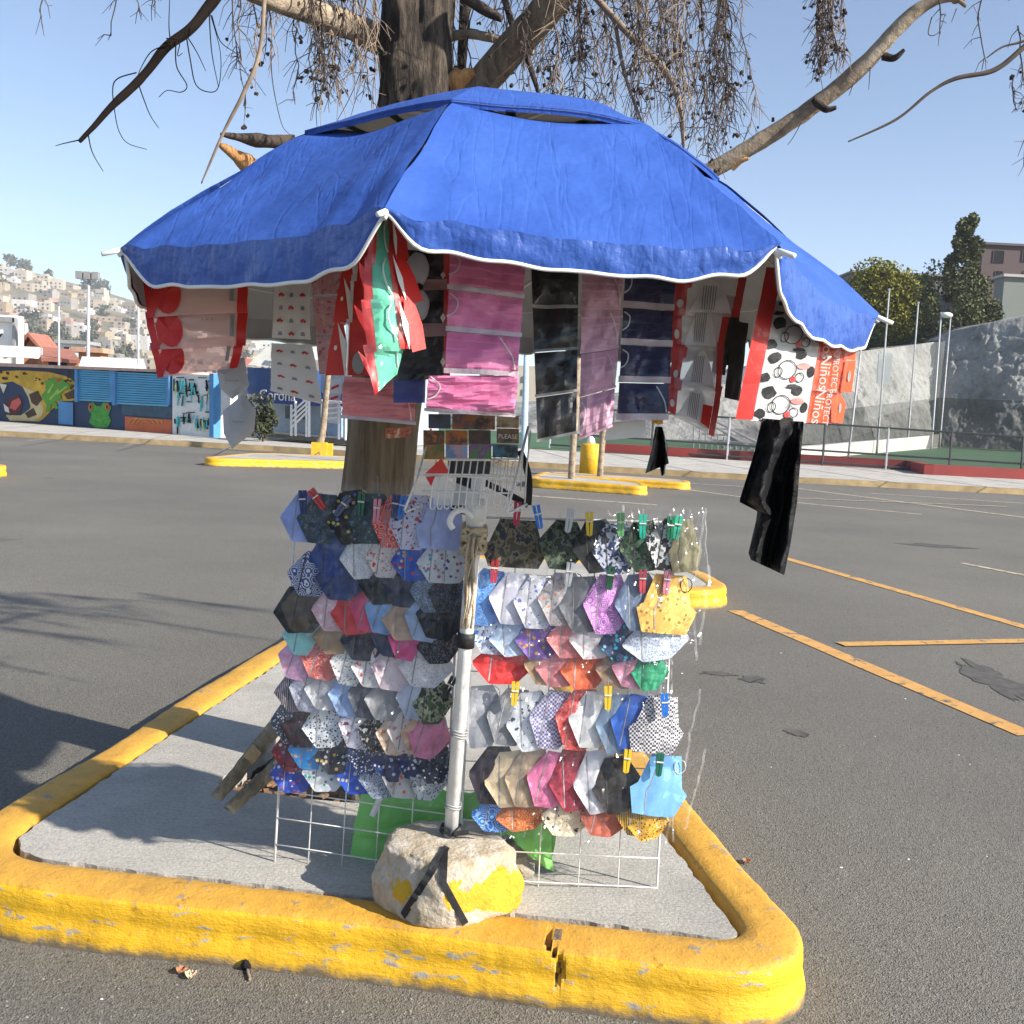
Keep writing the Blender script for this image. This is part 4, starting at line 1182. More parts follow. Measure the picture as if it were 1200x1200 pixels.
# A: red and pinkish three-pack at the left edge
ra = thing('red_mask_pack', 'pinkish clear strip of three packs with red discs at the left end', 'mask strip', tuple(at(230, 320, 2.35)), 'strips of packed masks under the umbrella')
for i, (c4, cx) in enumerate([([(166, 316), (292, 310), (290, 366), (174, 372)], .2), ([(170, 366), (291, 358), (288, 405), (180, 410)], .2), ([(176, 402), (288, 392), (279, 431), (186, 443)], .2)]):
    fn = quad_fn(c4, [2.34, 2.38, 2.36, 2.33], 0.006, 11 + i, 0.008)
    m = MB(); sub(m, fn, 0.0, 1, 0, 1, 0, 14, 10)
    pk = m.build('packet', M['film_pink'], ra, True)
    for a_, b_ in ((.90, 1.0), (0, .075)):
        m = MB(); sub(m, fn, a_, b_, 0, 1.0, 0.004, 3, 8); m.build('red_band', M['card_red'], pk, True)
    m = MB(); subpoly(m, fn, [(.08, .30)] + ell(.22, .5, .14, .46, 16)[9:] + ell(.22, .5, .14, .46, 16)[:8] + [(.08, .92)], 0.005)
    m.build('red_disc', M['card_red'], pk)
    m = MB(); subpoly(m, fn, [(.83, .2), (.87, .2), (.87, .75), (.83, .75)], 0.004); m.build('barcode_print', M['ink_grey'], pk)
    m = MB()
    for q in range(3):
        subpoly(m, fn, ell(.56 + .05 * q, .3, .006, .03, 6), 0.004)
    o = m.build('printed_marks', M['ink_grey'], pk); o['kind'] = 'stuff'
    m = MB(); sub(m, fn, .02, .5, -.08, .22, 0.009, 8, 4)
    m.build('clear_flap', M['film_soft'], pk, True)
# B: two grey respirators in clear film
rb = thing('respirator_strip', 'two pale grey folded respirators in clear film below the red discs', 'mask strip', tuple(at(278, 425, 2.45)), 'strips of packed masks under the umbrella')
for pts in ([(254, 434), (286, 418), (292, 452), (272, 468), (258, 455)], [(261, 482), (285, 462), (300, 480), (298, 505), (272, 526), (262, 508)]):
    c = [sum(p[0] for p in pts) / len(pts), sum(p[1] for p in pts) / len(pts)]
    m = MB()
    vs = [at(*c, 2.43)] + [at(p[0], p[1], 2.45) for p in pts]
    mid = [at(lerp(c[0], p[0], .6), lerp(c[1], p[1], .6), 2.435) for p in pts]
    n = len(pts)
    vs += mid
    m.add(vs, [(0, n + 1 + (i + 1) % n, n + 1 + i) for i in range(n)] + [(n + 1 + i, n + 1 + (i + 1) % n, 1 + (i + 1) % n, 1 + i) for i in range(n)])
    o = m.build('respirator', M['greycup'], rb)
    m = MB()
    for q in range(5):
        m.box(at(c[0] - 6 + q * 3, c[1] + (q % 2), 2.425), (0.004, 0.002, 0.0025))
    m.build('stamped_print', M['ink_grey'], o)
m = MB()
fn = quad_fn([(252, 425), (296, 415), (305, 518), (258, 530)], [2.42] * 4, 0.01, 8)
sub(m, fn, 0, 1, 0, 1, 0, 10, 14)
m.build('clear_film', M['film'], rb, True)
# C: white strip with tiny cars
rc_ = thing('car_print_strip', 'white children mask strip printed with tiny red cars', 'mask strip', tuple(at(342, 310, 2.45)), 'strips of packed masks under the umbrella')
for i, c4 in enumerate([[(323, 306), (362, 306), (364, 398), (319, 396)], [(318, 402), (366, 404), (378, 474), (317, 458)]]):
    fn = quad_fn(c4, [2.45] * 4, 0.006, 21 + i)
    m = MB(); sub(m, fn, 0, 1, 0, 1, 0, 10, 14)
    pk = m.build('packet', pm('white_mask_fabric', (0.78, 0.75, 0.72), 0.8, 0.06), rc_, True)
    for colr, sel, nm in ((M['card_red'], 0, 'red_car_print'), (M['ink_grey'], 1, 'grey_print')):
        m = MB()
        rows = 6 if i == 0 else 4
        for a in range(rows):
            for b in range(3):
                if ((a + b) % 2 == 0) == (sel == 0):
                    u, v = .2 + .3 * b + .04 * nz((a, b, i), 1.7), (a + .6) / rows
                    subpoly(m, fn, [(u - .08, v), (u - .05, v - .018), (u, v - .03), (u + .05, v - .012), (u + .085, v), (u + .08, v + .015), (u - .08, v + .015)] if sel == 0 else ell(u, v, .055, .028, 8), 0.003)
                    subpoly(m, fn, ell(u - .04, v + .02, .015, .012, 6), 0.0035)
                    subpoly(m, fn, ell(u + .04, v + .02, .015, .012, 6), 0.0035)
        m.build(nm, colr, pk)
    m = MB(); sub(m, fn, -.02, 1.02, -.02, 1.05, 0.008, 8, 12)
    m.build('clear_sleeve', M['film_soft'], pk, True)
# D: pink blotchy strip
fnd = quad_fn([(362, 300), (404, 298), (402, 440), (374, 440)], [2.48] * 4, 0.007, 31)
r = hang('blotched_strip', 'pale pink blotchy mask strip between car prints and red packs', 'mask strip', fnd)
for i in range(3):
    m = MB(); sub(m, fnd, 0, 1, i / 3 + .01, (i + 1) / 3 - .01, 0, 8, 8)
    m.build('packet', pat('floral', (0.55, 0.30, 0.32), (0.40, 0.10, 0.16), (0.62, 0.42, 0.42)), r, True)
m = MB(); sub(m, fnd, -.02, 1.02, 0, 1, 0.008, 8, 14); m.build('clear_sleeve', M['film_soft'], r, True)
# E: red flapped packs
re_ = thing('red_flap_strip', 'red mask packs with pointed flaps left of the green strip', 'mask strip', tuple(at(420, 300, 2.3)), 'strips of packed masks under the umbrella')
for i, (x0, x1, y0, y1) in enumerate([(400, 442, 292, 330), (392, 440, 324, 378), (383, 440, 376, 440)]):
    fn = quad_fn([(x0 + 4, y0), (x1, y0 - 4), (x1, y1), (x0 - 1, y1)], [2.3] * 4, 0.005, 41 + i)
    m = MB(); sub(m, fn, .42, 1, 0, 1, 0, 8, 8)
    pk = m.build('packet', M['card_red'], re_, True)
    m = MB(); subpoly(m, fn, [(.12, 0), (.32, .1), (.42, .45), (.40, 1), (0, 1), (.02, .55)], 0.006)
    m.build('flap', M['card_red'], pk)
    m = MB(); subpoly(m, fn, [(.18, .04), (.40, .42), (.38, .98), (.30, .55)], 0.009)
    subpoly(m, fn, ell(.17, .5, .035, .05, 8), 0.009)
    m.build('white_stripe', M['ink_white'], pk)
    if i == 2:
        m = MB(); subpoly(m, fn, ell(.66, .78, .13, .2, 14), 0.006)
        d = m.build('round_sticker', M['ink_grey'], pk)
    m = MB(); sub(m, fn, .38, .46, 0, 1, 0.011, 2, 6)
    m.build('clear_edge', M['film_white'], pk, True)
# F: green packs at the front tip
rf = thing('green_mask_strip', 'mint green masks in red edged packs hung from the front rib tip', 'mask strip', tuple(at(452, 255, 1.82)), 'strips of packed masks under the umbrella')
GP = [([(437, 252), (474, 254), (478, 306), (430, 312)], .22, .55), ([(428, 300), (478, 296), (494, 356), (427, 362)], .16, .55), ([(424, 352), (492, 350), (497, 412), (432, 412)], .16, .58), ([(426, 405), (478, 396), (466, 438), (440, 464)], .22, .98)]
for i, (c4, a, b) in enumerate(GP):
    Yd = 1.83 + 0.012 * (3 - i)
    fn = quad_fn(c4, [Yd, Yd + 0.06, Yd + 0.05, Yd - 0.01], 0.006, 51 + i, 0.012)
    m = MB(); sub(m, fn, a, b, 0, 1, 0.002, 10, 10)
    pk = m.build('packet', M['greenpl'], rf, True)
    m = MB(); sub(m, fn, 0, a, 0, 1, 0.006, 4, 8)
    subpoly(m, fn, [(-.14, .08), (0, .25), (.03, .5), (0, .62), (-.10, .36)], 0.007)
    if b < .9:
        sub(m, fn, b, .80, 0, .95, 0.004, 4, 8)
        subpoly(m, fn, [(.74, .02), (.92, .12), (1.02, .5), (1.05, .95), (.80, 1.02), (.70, .5)], 0.010)
    m.build('red_border', M['card_red'], pk, True)
    if b < .9:
        m = MB(); subpoly(m, fn, [(.66, .05), (.78, .5), (.76, .98), (.68, .55)], 0.014)
        m.build('white_stripe', M['ink_white'], pk)
    m = MB(); loopstr(m, fn, [(b - .06, .1), (b - .14, .3), (b - .10, .6), (b - .02, .8)], 0.008)
    m.build('ear_loop', M['elastic'], pk, True)
    m = MB(); sub(m, fn, 0, min(b + .1, 1), 0, 1, 0.013, 10, 8)
    m.build('clear_sleeve', M['film_soft'], pk, True)
# G: black packs with white moulded masks
rg = thing('black_valve_strip', 'black packs with pale moulded masks and a red right edge', 'mask strip', tuple(at(500, 290, 2.12)), 'strips of packed masks under the umbrella')
for i, (y0, y1) in enumerate(((292, 340), (336, 394), (390, 444))):
    fn = quad_fn([(470, y0), (524, y0 + 4), (524, y1), (466, y1 + 2)], [2.12] * 4, 0.007, 61 + i)
    m = MB(); sub(m, fn, 0, 1, 0, 1, 0, 10, 8)
    pk = m.build('packet', M['blackpl'], rg)
    m = MB(); sub(m, fn, .93, 1.06, 0, 1, 0.004, 2, 6); m.build('red_edge', M['card_red'], pk, True)
    if i < 2:
        cpx = 489
        cpy = 316 if i == 0 else 358
        m = MB()
        m.blob(at(cpx, cpy, 2.09), (0.024, 0.014, 0.034), 16, 10, 0.08, 2, i)
        mc = m.build('moulded_mask', M['greycup'], pk, True)
        m = MB(); m.blob(at(cpx + 2, cpy + 20, 2.08), (0.009, 0.006, 0.007), 10, 6, 0.0); m.build('valve', M['ink_black'], mc, True)
    m = MB(); subpoly(m, fn, [(.86, .6), (.92, .5), (.97, .6), (.92, .72)], 0.007); m.build('white_tag', M['ink_white'], pk)
    m = MB(); sub(m, fn, 0, 1, .72, 1, 0.006, 6, 3); m.build('pink_strip', pm('dusty_print', (0.35, 0.2, 0.2), 0.6), pk, True) if i < 2 else None
    m = MB(); sub(m, fn, 0, 1, 0, 1, 0.012, 12, 10); m.build('clear_sleeve', M['film'], pk, True)
# N: white respirators in red edged packs
wcup = pm('white_moulded_fabric', (0.8, 0.79, 0.77), .8, .06, 9, .2, 60)
rn = thing('white_respirator_strip', 'white folded respirators in clear packs with red side bands', 'mask strip', tuple(at(825, 325, 2.3)), 'strips of packed masks under the umbrella')
for i, (c4) in enumerate([[(789, 322), (874, 328), (866, 372), (786, 370)], [(783, 352), (858, 356), (846, 412), (786, 408)], [(790, 404), (848, 406), (844, 460), (782, 452)], [(782, 440), (846, 456), (836, 512), (779, 482)]]):
    fn = quad_fn(c4, [2.3, 2.34, 2.32, 2.3], 0.006, 71 + i, 0.01)
    m = MB(); sub(m, fn, .15, .88, 0, 1, 0, 10, 10)
    pk = m.build('packet', M['film_white'], rn, True)
    m = MB()
    sub(m, fn, 0, .2, 0, .96, 0.005, 4, 8)
    subpoly(m, fn, [(-.08, .1), (.0, .02), (.26, .05), (.25, .3), (.12, .36), (-.02, .45)], 0.007)
    m.build('red_band', M['card_red'], pk, True)
    m = MB(); sub(m, fn, .88, 1.0, -.05, 1.0, 0.005, 3, 8); m.build('red_band', M['card_red'], pk, True)
    if i == 3:
        m = MB(); subpoly(m, fn, [(.66, .45), (.84, .42), (.84, .9), (.66, .86)], 0.026); m.build('red_label', M['card_red'], pk)
    m = MB(); subpoly(m, fn, ell(.11, .7, .045, .10, 12), 0.009); m.build('ring_print', M['ink_white'], pk)
    m = MB()
    def arch(a, b):
        uu = lerp(.24, .86, a)
        k = math.sin(PI * a)
        return fn(uu, lerp(.92, .92 - .8 * k, b), 0.006 + 0.008 * k)
    m.grid(arch, 10, 8)
    m.build('respirator', wcup, pk, True)
    m = MB()
    for q in range(6):
        sub(m, fn, .40 + q * .035, .412 + q * .035, .25, .85, 0.018, 1, 4)
    m.build('fine_print', M['ink_grey'], pk)
    m = MB(); sub(m, fn, .1, 1, 0, 1, 0.024, 10, 8); m.build('clear_sleeve', M['film_soft'], pk, True)
# P: cow spotted children masks with red strip on the left
rp_ = thing('spotted_mask_strip', 'white children masks with black spots and a red left band', 'mask strip', tuple(at(925, 320, 2.14)), 'strips of packed masks under the umbrella')
for i in range(4):
    y0, y1 = (352 if i == 0 else 328 + i * 41), 370 + i * 41
    xl = lambda y: 916 - (y - 310) * 0.198
    xr = lambda y: 968 - (y - 350) * 0.165
    fn = quad_fn([(xl(y0), y0), (xr(y0), y0 + 3), (xr(y1), y1 + 3), (xl(y1), y1)], [2.14, 2.34, 2.34, 2.14], 0.004, 81 + i)
    m = MB(); sub(m, fn, 0, 1, 0, 1, 0, 8, 6)
    pk = m.build('packet', pm('white_mask_print', (0.5, 0.5, 0.5), 0.7, 0.05), rp_, True)
    m = MB(); sub(m, fn, -.26, .02, -.02 if i else -2.1, .97, 0.004, 3, 6); m.build('red_band', M['card_red'], pk, True)
    m = MB()
    for (cu, cv, ru, rv) in ((.2, .2, .12, .17), (.7, .08, .11, .14), (.12, .8, .10, .14), (.92, .55, .07, .16), (.62, .93, .12, .07)):
        cu += .07 * nz((i, cu * 9, 3), 1.7); cv += .07 * nz((i, cv * 9, 5), 1.7)
        subpoly(m, fn, [(cu + ru * math.cos(a * PI / 5) * (1 + .35 * nz((a, i, cu * 5), 1.3)), cv + rv * math.sin(a * PI / 5) * (1 + .35 * nz((a, i, cv * 5), 1.1))) for a in range(10)], 0.003)
    m.build('black_spot', M['ink_black'], pk)
    m = MB()
    for (cu, cv, ru, rv) in ((.46, .52, .17, .26), (.72, .72, .08, .13), (.3, .6, .07, .14)):
        e = ell(cu, cv, ru, rv, 14)
        m.tube([fn(a, b, 0.004) for a, b in e + e[:1]], 0.0011, 4)
    m.build('outline_print', M['ink_black'], pk)
    m = MB(); subpoly(m, fn, ell(.76, .4, .13, .09, 12), 0.0045); m.build('pink_print', pm('pink_ink', (0.62, 0.22, 0.2), 0.6), pk)
    m = MB(); subpoly(m, fn, ell(.6, .78, .06, .09, 10), 0.0045); m.build('red_print', M['card_red'], pk)
    m = MB(); sub(m, fn, -.3, 1.02, 0, 1, 0.01, 8, 6); m.build('clear_sleeve', M['film_soft'], pk, True)
# orange packs
ro = thing('orange_pack_strip', 'orange children mask packs lettered niños hanging at the right end', 'mask strip', tuple(at(970, 380, 2.2)), 'strips of packed masks under the umbrella')
for i, (c4) in enumerate([[(958, 376), (1004, 392), (1000, 424), (954, 420)], [(954, 412), (1002, 422), (996, 462), (950, 458)], [(949, 455), (990, 460), (986, 497), (942, 495)]]):
    fn = quad_fn(c4, [2.38, 2.5, 2.5, 2.38], 0.003, 91 + i)
    m = MB(); sub(m, fn, 0, .78, 0, 1, 0, 8, 6)
    pk = m.build('packet', M['card_orange'], ro, True)
    m = MB(); subpoly(m, fn, [(.74, .08), (1.0, .02), (1.02, .95), (.72, .95)] if i < 2 else [(.6, .25), (.82, .0), (1.05, .35), (1.0, .98), (.7, .95)], 0.006)
    m.build('hang_tab', M['card_orange'], pk)
    m = MB(); subpoly(m, fn, ell(.88, .5, .04, .16, 10), 0.009); m.build('tab_hole', M['ink_grey'], pk)
    cen = fn(.14, .5, 0.004)
    down = (fn(.2, .9, .004) - fn(.2, .1, .004)).normalized()
    side = V((0, -1, 0)).cross(down).normalized()
    text_mesh('Niños', 0.034, M['ink_white'], pk, fn(.17, .5, .005), down, side if side.x > 0 else -side, ext=0.0006)
    text_mesh('PROTECT', 0.0195, M['ink_white'], pk, fn(.46, .5, .005), down, side if side.x > 0 else -side, ext=0.0006)
    m = MB(); sub(m, fn, 0, .8, 0, 1, 0.01, 6, 6); m.build('clear_sleeve', M['film_soft'], pk, True)
# Q: long black cloth hanging at the right
m = MB()
def cloth(left, right, Y, sd):
    def fn(u, v):
        f = v * (len(left) - 1)
        i = min(int(f), len(left) - 2)
        a = lerp(V((*left[i], 0)), V((*left[i + 1], 0)), f - i)
        b = lerp(V((*right[i], 0)), V((*right[i + 1], 0)), f - i)
        q = a.lerp(b, u)
        return at(q.x, q.y, Y + 0.030 * math.sin(u * 9 + sd + v * 1.5) * (0.4 + v) + 0.02 * nz((u * 4, v * 5, sd), 1.4))
    return fn
m.grid(cloth([(893, 490), (884, 530), (866, 588), (893, 602)], [(936, 494), (930, 530), (920, 570), (915, 605)], 2.16, 0), 26, 34, flip=True)
m.grid(cloth([(900, 492), (892, 560), (886, 610), (877, 648), (880, 656)], [(942, 494), (938, 540), (934, 590), (926, 640), (919, 674)], 2.20, 2), 28, 44, flip=True)
single(m, 'black_garment', M['blackshine'], 'long glossy black cloth hanging below the spotted masks', 'cloth', tuple(at(915, 490, 2.18)), None, True)
m = MB()
m.grid(cloth([(768, 500), (764, 525), (756, 555)], [(774, 500), (780, 525), (784, 543)], 2.5, 1), 12, 14, flip=True)
m.grid(cloth([(769, 500), (770, 530), (775, 558)], [(776, 500), (783, 525), (779, 556)], 2.53, 3), 8, 14, flip=True)
single(m, 'black_pouch', M['black'], 'small black cloth bundle hanging from a yellow clip', 'cloth', tuple(at(770, 498, 2.5)), None, True)
m = MB()
m.box(at(770, 494, 2.48), (0.026, 0.012, 0.010)); m.box(at(772, 494, 2.47), (0.008, 0.016, 0.013))
single(m, 'yellow_clip', pm('yellow_plastic', (0.7, 0.42, 0.04), 0.4), 'small yellow clip holding up the black cloth bundle', 'clip', tuple(at(770, 494, 2.48)))
# hanging cords from rib to rib that carry the strips
m = MB()
for k in range(8):
    a, b = rim(k, .86, .06), rim(k + 1, .86, .06)
    m.tube([a.lerp(b, i / 6) - V((0, 0, 0.012 * math.sin(PI * i / 6))) for i in range(7)], 0.002, 5)
m.build('hanging_cord', M['elastic'], umb, True)
for px, y0, x1, y1, w in ((858, 345, 852, 430, 10), (868, 375, 858, 470, 9), (846, 400, 842, 440, 8)):
    mb = MB()
    f = quad_fn([(px - w, y0), (px + w, y0 + 4), (x1 + w, y1), (x1 - w, y1 - 4)], [2.75] * 4, 0.01, px)
    sub(mb, f, 0, 1, 0, 1, 0, 6, 10)
    single(mb, 'dark_packet', M['blackpl'], 'dark packet hanging in shade behind the red banded respirators, %s' % {858: 'the upper one', 868: 'the lowest one', 846: 'the small one'}[px], 'packet', tuple(f(.5, 0)), 'dark packets in the shade', True)

# ================================================================== LIME BAG, STICKS
t = NT('lime_nonwoven')
t.base(t.ramp(t.noise(8, 4), [(0.3, (0.17, 0.50, 0.10)), (0.7, (0.26, 0.62, 0.18))]))
t.rough(0.75); t.bump(t.noise(9, 4), 0.5, 0.03)
lime = t.m
lb = thing('lime_bag', 'lime green cloth shopping bag slumped behind the racks', 'bag', (-0.1, 2.98, H0))
m = MB()
def bagfn(u, v):
    x = lerp(-0.43, 0.16, u)
    hgt = 0.245 * (1 - 0.62 * max(0, u - 0.35)) * (0.9 + 0.1 * math.sin(u * 9))
    th = v * PI
    p = V((x + 0.02 * math.sin(v * 7), 3.0 - 0.10 * math.cos(th) * (1 - .3 * math.sin(th)), H0 + hgt * math.sin(th) ** 0.7))
    return p + V((0, 1, 0)) * (0.05 * nz(p, 6, 2) + .03 * abs(nz(p, 13, 3))) + V((0, 0, 1)) * (0.03 * nz(p, 7, 5) - .02 * abs(nz(p, 15, 6)))
m.grid(bagfn, 70, 34)
m.build('bag_body', lime, lb, True)
m = MB()
ribbon_path(m, smooth_path([at(447, 924, 2.95), at(430, 945, 2.93), at(421, 965, 2.92), at(424, 974, 2.9), at(445, 974, 2.89), at(476, 969, 2.9), at(505, 958, 2.93)], 8), 0.032, V((-.2, -.8, .5)).normalized(), 0.002)
m.build('handle', lime, lb, True)
m = MB()
ribbon_path(m, smooth_path([at(452, 922, 2.9), at(444, 938, 2.89), at(436, 957, 2.89)], 6), 0.018, V((0, -1, .3)).normalized(), 0.002)
m.build('white_label', M['trim'], lb, True)
m = MB()
def tailfn(u, v):
    p = at(lerp(545, 650 - 14 * v * (1 - v), u), lerp(962 - 4 * u, lerp(984, 1018, u ** 1.5) - 16 * math.exp(-((u - .45) / .2) ** 2), v), 2.80)
    return p + V((0, 1, 0)) * (0.05 * nz(p, 8, 3) + .035 * abs(nz(p, 17, 4))) + V((0, 0, .015 * nz(p, 16, 3)))
m.grid(tailfn, 44, 22, flip=True)
m.build('bag_flap', lime, lb, True)

def bark_mat(name, c1, c2, sz=(14, 14, 3), b=0.9):
    t = NT(name)
    mp = t.nd('ShaderNodeMapping'); mp.inputs['Scale'].default_value = sz
    t.l.new(t.co, mp.inputs[0])
    f = t.noise(1.0, 8, 0.7, mp.outputs[0])
    t.base(t.ramp(f, [(0.35, sc3(c1, .45)), (0.48, c1), (0.65, c2)]))
    t.rough(0.9)
    t.bump(f, b, 0.05)
    return t.m
M['bark'] = bark_mat('rough_bark', (0.042, 0.031, 0.023), (0.17, 0.132, 0.092), (20, 20, 4), 1.0)
M['barkpale'] = bark_mat('pale_smooth_bark', (0.30, 0.23, 0.155), (0.44, 0.36, 0.26), (8, 8, 8), 0.7)
M['trunkwood'] = bark_mat('weathered_trunk', (0.19, 0.135, 0.08), (0.29, 0.215, 0.135), (22, 22, 1.4), 0.8)
M['shaded_twig'] = pm('shaded_branch', (0.014, 0.010, 0.008), 0.95, .3, 20, spec=.1)  # shaded side put into the colour: near-black copy of the twig bark
M['twig'] = pm('dry_twig', (0.07, 0.05, 0.038), 0.9, 0.35, 20)
M['twigpale'] = pm('pale_dry_twig', (0.24, 0.18, 0.13), 0.9, 0.35, 20)
M['cone'] = pm('dry_cone', (0.045, 0.03, 0.022), 0.9, 0.4, 60)
M['torn'] = bark_mat('torn_wood', (0.50, 0.24, 0.08), (0.66, 0.42, 0.2), (8, 8, 2), 0.8)
M['oldwood'] = bark_mat('old_board', (0.28, 0.23, 0.15), (0.50, 0.43, 0.30), (4, 4, 4), 0.7)
rt0 = random.Random(3)
def rough_log(mb, pts, rs, n=16, amp=0.12, fr=9, sd=0, seg=10, mi=0, zs=.35):
    pp = smooth_path(pts, seg)
    k = len(pp)
    rr = []
    for i in range(k):
        f = i / (k - 1) * (len(rs) - 1)
        j = min(int(f), len(rs) - 2)
        rr.append(lerp(rs[j], rs[j + 1], f - j))
    o = len(mb.v)
    mb.tube(pp, rr, n, mi)
    for i in range(k):
        for j in range(n):
            v = mb.v[o + i * n + j]
            d = (v - pp[i])
            q = amp * nz((v.x, v.y, v.z * zs), fr, sd) + amp * 0.5 * nz((v.x, v.y, v.z * zs * 1.4), fr * 2.7, sd)
            mb.v[o + i * n + j] = pp[i] + d * (1 + q)
M['splitwood'] = bark_mat('split_wood', (0.42, 0.31, 0.17), (0.58, 0.46, 0.29), (9, 9, 3), 0.6)
def shard(lab, left, right, y0, y1, th, endc):
    r = thing('wood_stick', lab, 'stick', tuple(at(*left[0], y0)), 'broken sticks by the left rack')
    def fn(u, v, back):
        f = v * (len(left) - 1); k = min(int(f), len(left) - 2)
        a = V((*left[k], 0)).lerp(V((*left[k + 1], 0)), f - k); b = V((*right[k], 0)).lerp(V((*right[k + 1], 0)), f - k)
        q = a.lerp(b, u)
        p = at(q.x, q.y, lerp(y0, y1, v) + back * th - .012 * math.sin(PI * u))
        p.z = max(p.z, H0 + .004)
        return p + V((0, .008 * nz(p, 30, 2) + .006 * nz(p, 70, 3), .006 * nz(p, 40, 5)))
    mb = MB()
    mb.grid(lambda u, v: fn(u, v, 0), 8, 22, flip=True)
    mb.grid(lambda u, v: fn(u, v, 1), 8, 22)
    for e in (0, 1):
        mb.grid(lambda u, v: fn(e, v, u if e else 1 - u), 3, 22, flip=True)
    mb.build('board', M['oldwood'], r)
    mb = MB()
    mb.grid(lambda u, v: fn(.08 + .84 * u, endc[0] + (endc[1] - endc[0]) * v, 0) + V((0, -.006, 0)), 5, 5, flip=True)
    mb.build('split_face', M['splitwood'], r)
shard('upper weathered grey stick leaning behind the left rack', [(247, 931), (272, 901), (296, 870), (318, 843)], [(258, 940), (285, 911), (309, 882), (331, 856)], 3.0, 3.12, .02, (.5, .66))
shard('lower pale stick with split yellow end beside the left rack', [(263, 944), (284, 924), (307, 903), (330, 882)], [(273, 955), (295, 935), (318, 914), (341, 892)], 2.96, 3.06, .022, (.84, .98))
m = MB()
rough_log(m, [at(424, 945, 3.42), at(430, 915, 3.44), at(444, 880, 3.5)], [0.045, 0.04, 0.03], 14, 0.5, 14, 6)
single(m, 'wood_stump', M['oldwood'], 'pale splintered piece of root standing in the dark tree pit', 'root', tuple(at(424, 945, 3.42)))
m = MB()
for q in range(120):
    x, y = -1.0 + .75 * rt0.random(), 3.34 + .3 * rt0.random()
    m.box((x, y, .085 + .02 * rt0.random()), (.05 * rt0.random() + .015, .018, .008), rt0.random() * 3)
o = m.build('bark_chips', pm('bark_chip', (0.22, 0.12, 0.06), .9, .4, 20)); o['kind'] = 'stuff'; o['label'] = 'brown bark chips lying in the tree pit'
# ================================================================== TREE
tree = thing('tree', 'dead leaning tree with broken limbs rising behind the blue umbrella', 'tree', (-0.5, 3.68, 0.05))
TY = 3.68
m = MB()
rough_log(m, [V((-0.535, 3.66, 0.0)), V((-0.535, 3.68, .25)), at(444, 560, TY), at(462, 380, TY), at(480, 200, TY)], [0.20, 0.143, 0.127, 0.13, 0.134], 40, 0.05, 7, 1, 16)
m.build('trunk', M['trunkwood'], tree, True)
m = MB()
rough_log(m, [at(478, 215, TY), at(486, 110, TY), at(491, 40, TY), at(494, -60, TY), at(500, -260, TY), at(520, -520, TY)], [0.134, 0.13, 0.114, 0.116, 0.10, 0.07], 90, 0.24, 17, 3, 40, 0, .16)
m.build('upper_trunk', M['bark'], tree, True)
def limb(pxs, rs, mat, name='limb', amp=0.12, n=14, sd=0):
    mb = MB()
    rough_log(mb, [at(*p) for p in pxs], rs, n, amp, 12, sd, 10)
    return mb.build(name, mat, tree, True)
limb([(490, 175, 3.68), (545, 120, 3.72), (595, 62, 3.62), (655, -8, 3.5), (760, -160, 3.3)], [0.05, 0.056, 0.054, 0.052, 0.04], M['trunkwood'], amp=0.06)
limb([(485, 70, 3.68), (450, 50, 3.78), (400, 26, 3.6), (345, 8, 3.45), (290, -12, 3.3), (180, -70, 3.1)], [0.048, 0.05, 0.043, 0.036, 0.03, 0.02], M['barkpale'])
limb([(470, 330, 3.72), (600, 292, 3.85), (700, 255, 3.9), (820, 206, 3.85), (900, 160, 3.8), (962, 118, 3.75), (1010, 78, 3.7), (1060, 25, 3.65), (1092, 2, 3.62), (1118, -2, 3.6), (1132, 8, 3.6)], [0.055, 0.045, 0.038, 0.031, 0.029, 0.029, 0.027, 0.024, 0.019, 0.011, 0.004], M['barkpale'], amp=0.16)
limb([(255, -6, 3.2), (225, 32, 3.15), (195, 55, 3.12), (165, 92, 3.1), (130, 125, 3.06), (110, 148, 3.04), (93, 166, 3.02)], [0.016, 0.016, 0.014, 0.013, 0.011, 0.009, 0.006], M['shaded_twig'], 'shaded_branch', 0.25, 9)
limb([(310, -4, 3.3), (304, 62, 3.3), (285, 110, 3.3), (262, 155, 3.32), (236, 215, 3.34)], [0.008, 0.007, 0.007, 0.005, 0.003], M['twigpale'], 'branch', 0.25, 8)
limb([(345, 168, 3.6), (300, 164, 3.55), (258, 157, 3.5)], [0.028, 0.024, 0.004], M['twig'], 'broken_stub', 0.25, 9)
limb([(300, 200, 3.6), (280, 184, 3.55), (258, 170, 3.5)], [0.04, 0.026, 0.008], M['torn'], 'broken_stub', 0.35, 9)
limb([(505, 110, 3.72), (530, 97, 3.68), (556, 84, 3.64)], [0.055, 0.045, 0.012], M['torn'], 'torn_wood', 0.9, 22)
limb([(522, 112, 3.75), (556, 108, 3.7), (590, 122, 3.66)], [0.03, 0.028, 0.022], M['barkpale'], 'broken_stub', 0.2, 9)
limb([(515, 45, 3.8), (550, 40, 3.75), (590, 48, 3.7), (625, 62, 3.65)], [0.022, 0.016, 0.014, 0.010], M['barkpale'], 'broken_stub', 0.2, 9)
limb([(545, -4, 3.7), (565, 10, 3.7), (588, 22, 3.68)], [0.02, 0.018, 0.012], M['twig'], 'broken_stub', 0.3, 9)
limb([(590, -5, 3.7), (606, 45, 3.68), (620, 75, 3.68), (637, 128, 3.7)], [0.012, 0.011, 0.010, 0.006], M['twig'], 'branch', 0.2, 8)
limb([(545, 0, 3.9), (541, 80, 3.9)], [0.02, 0.016], M['bark'], 'branch', 0.2, 8)
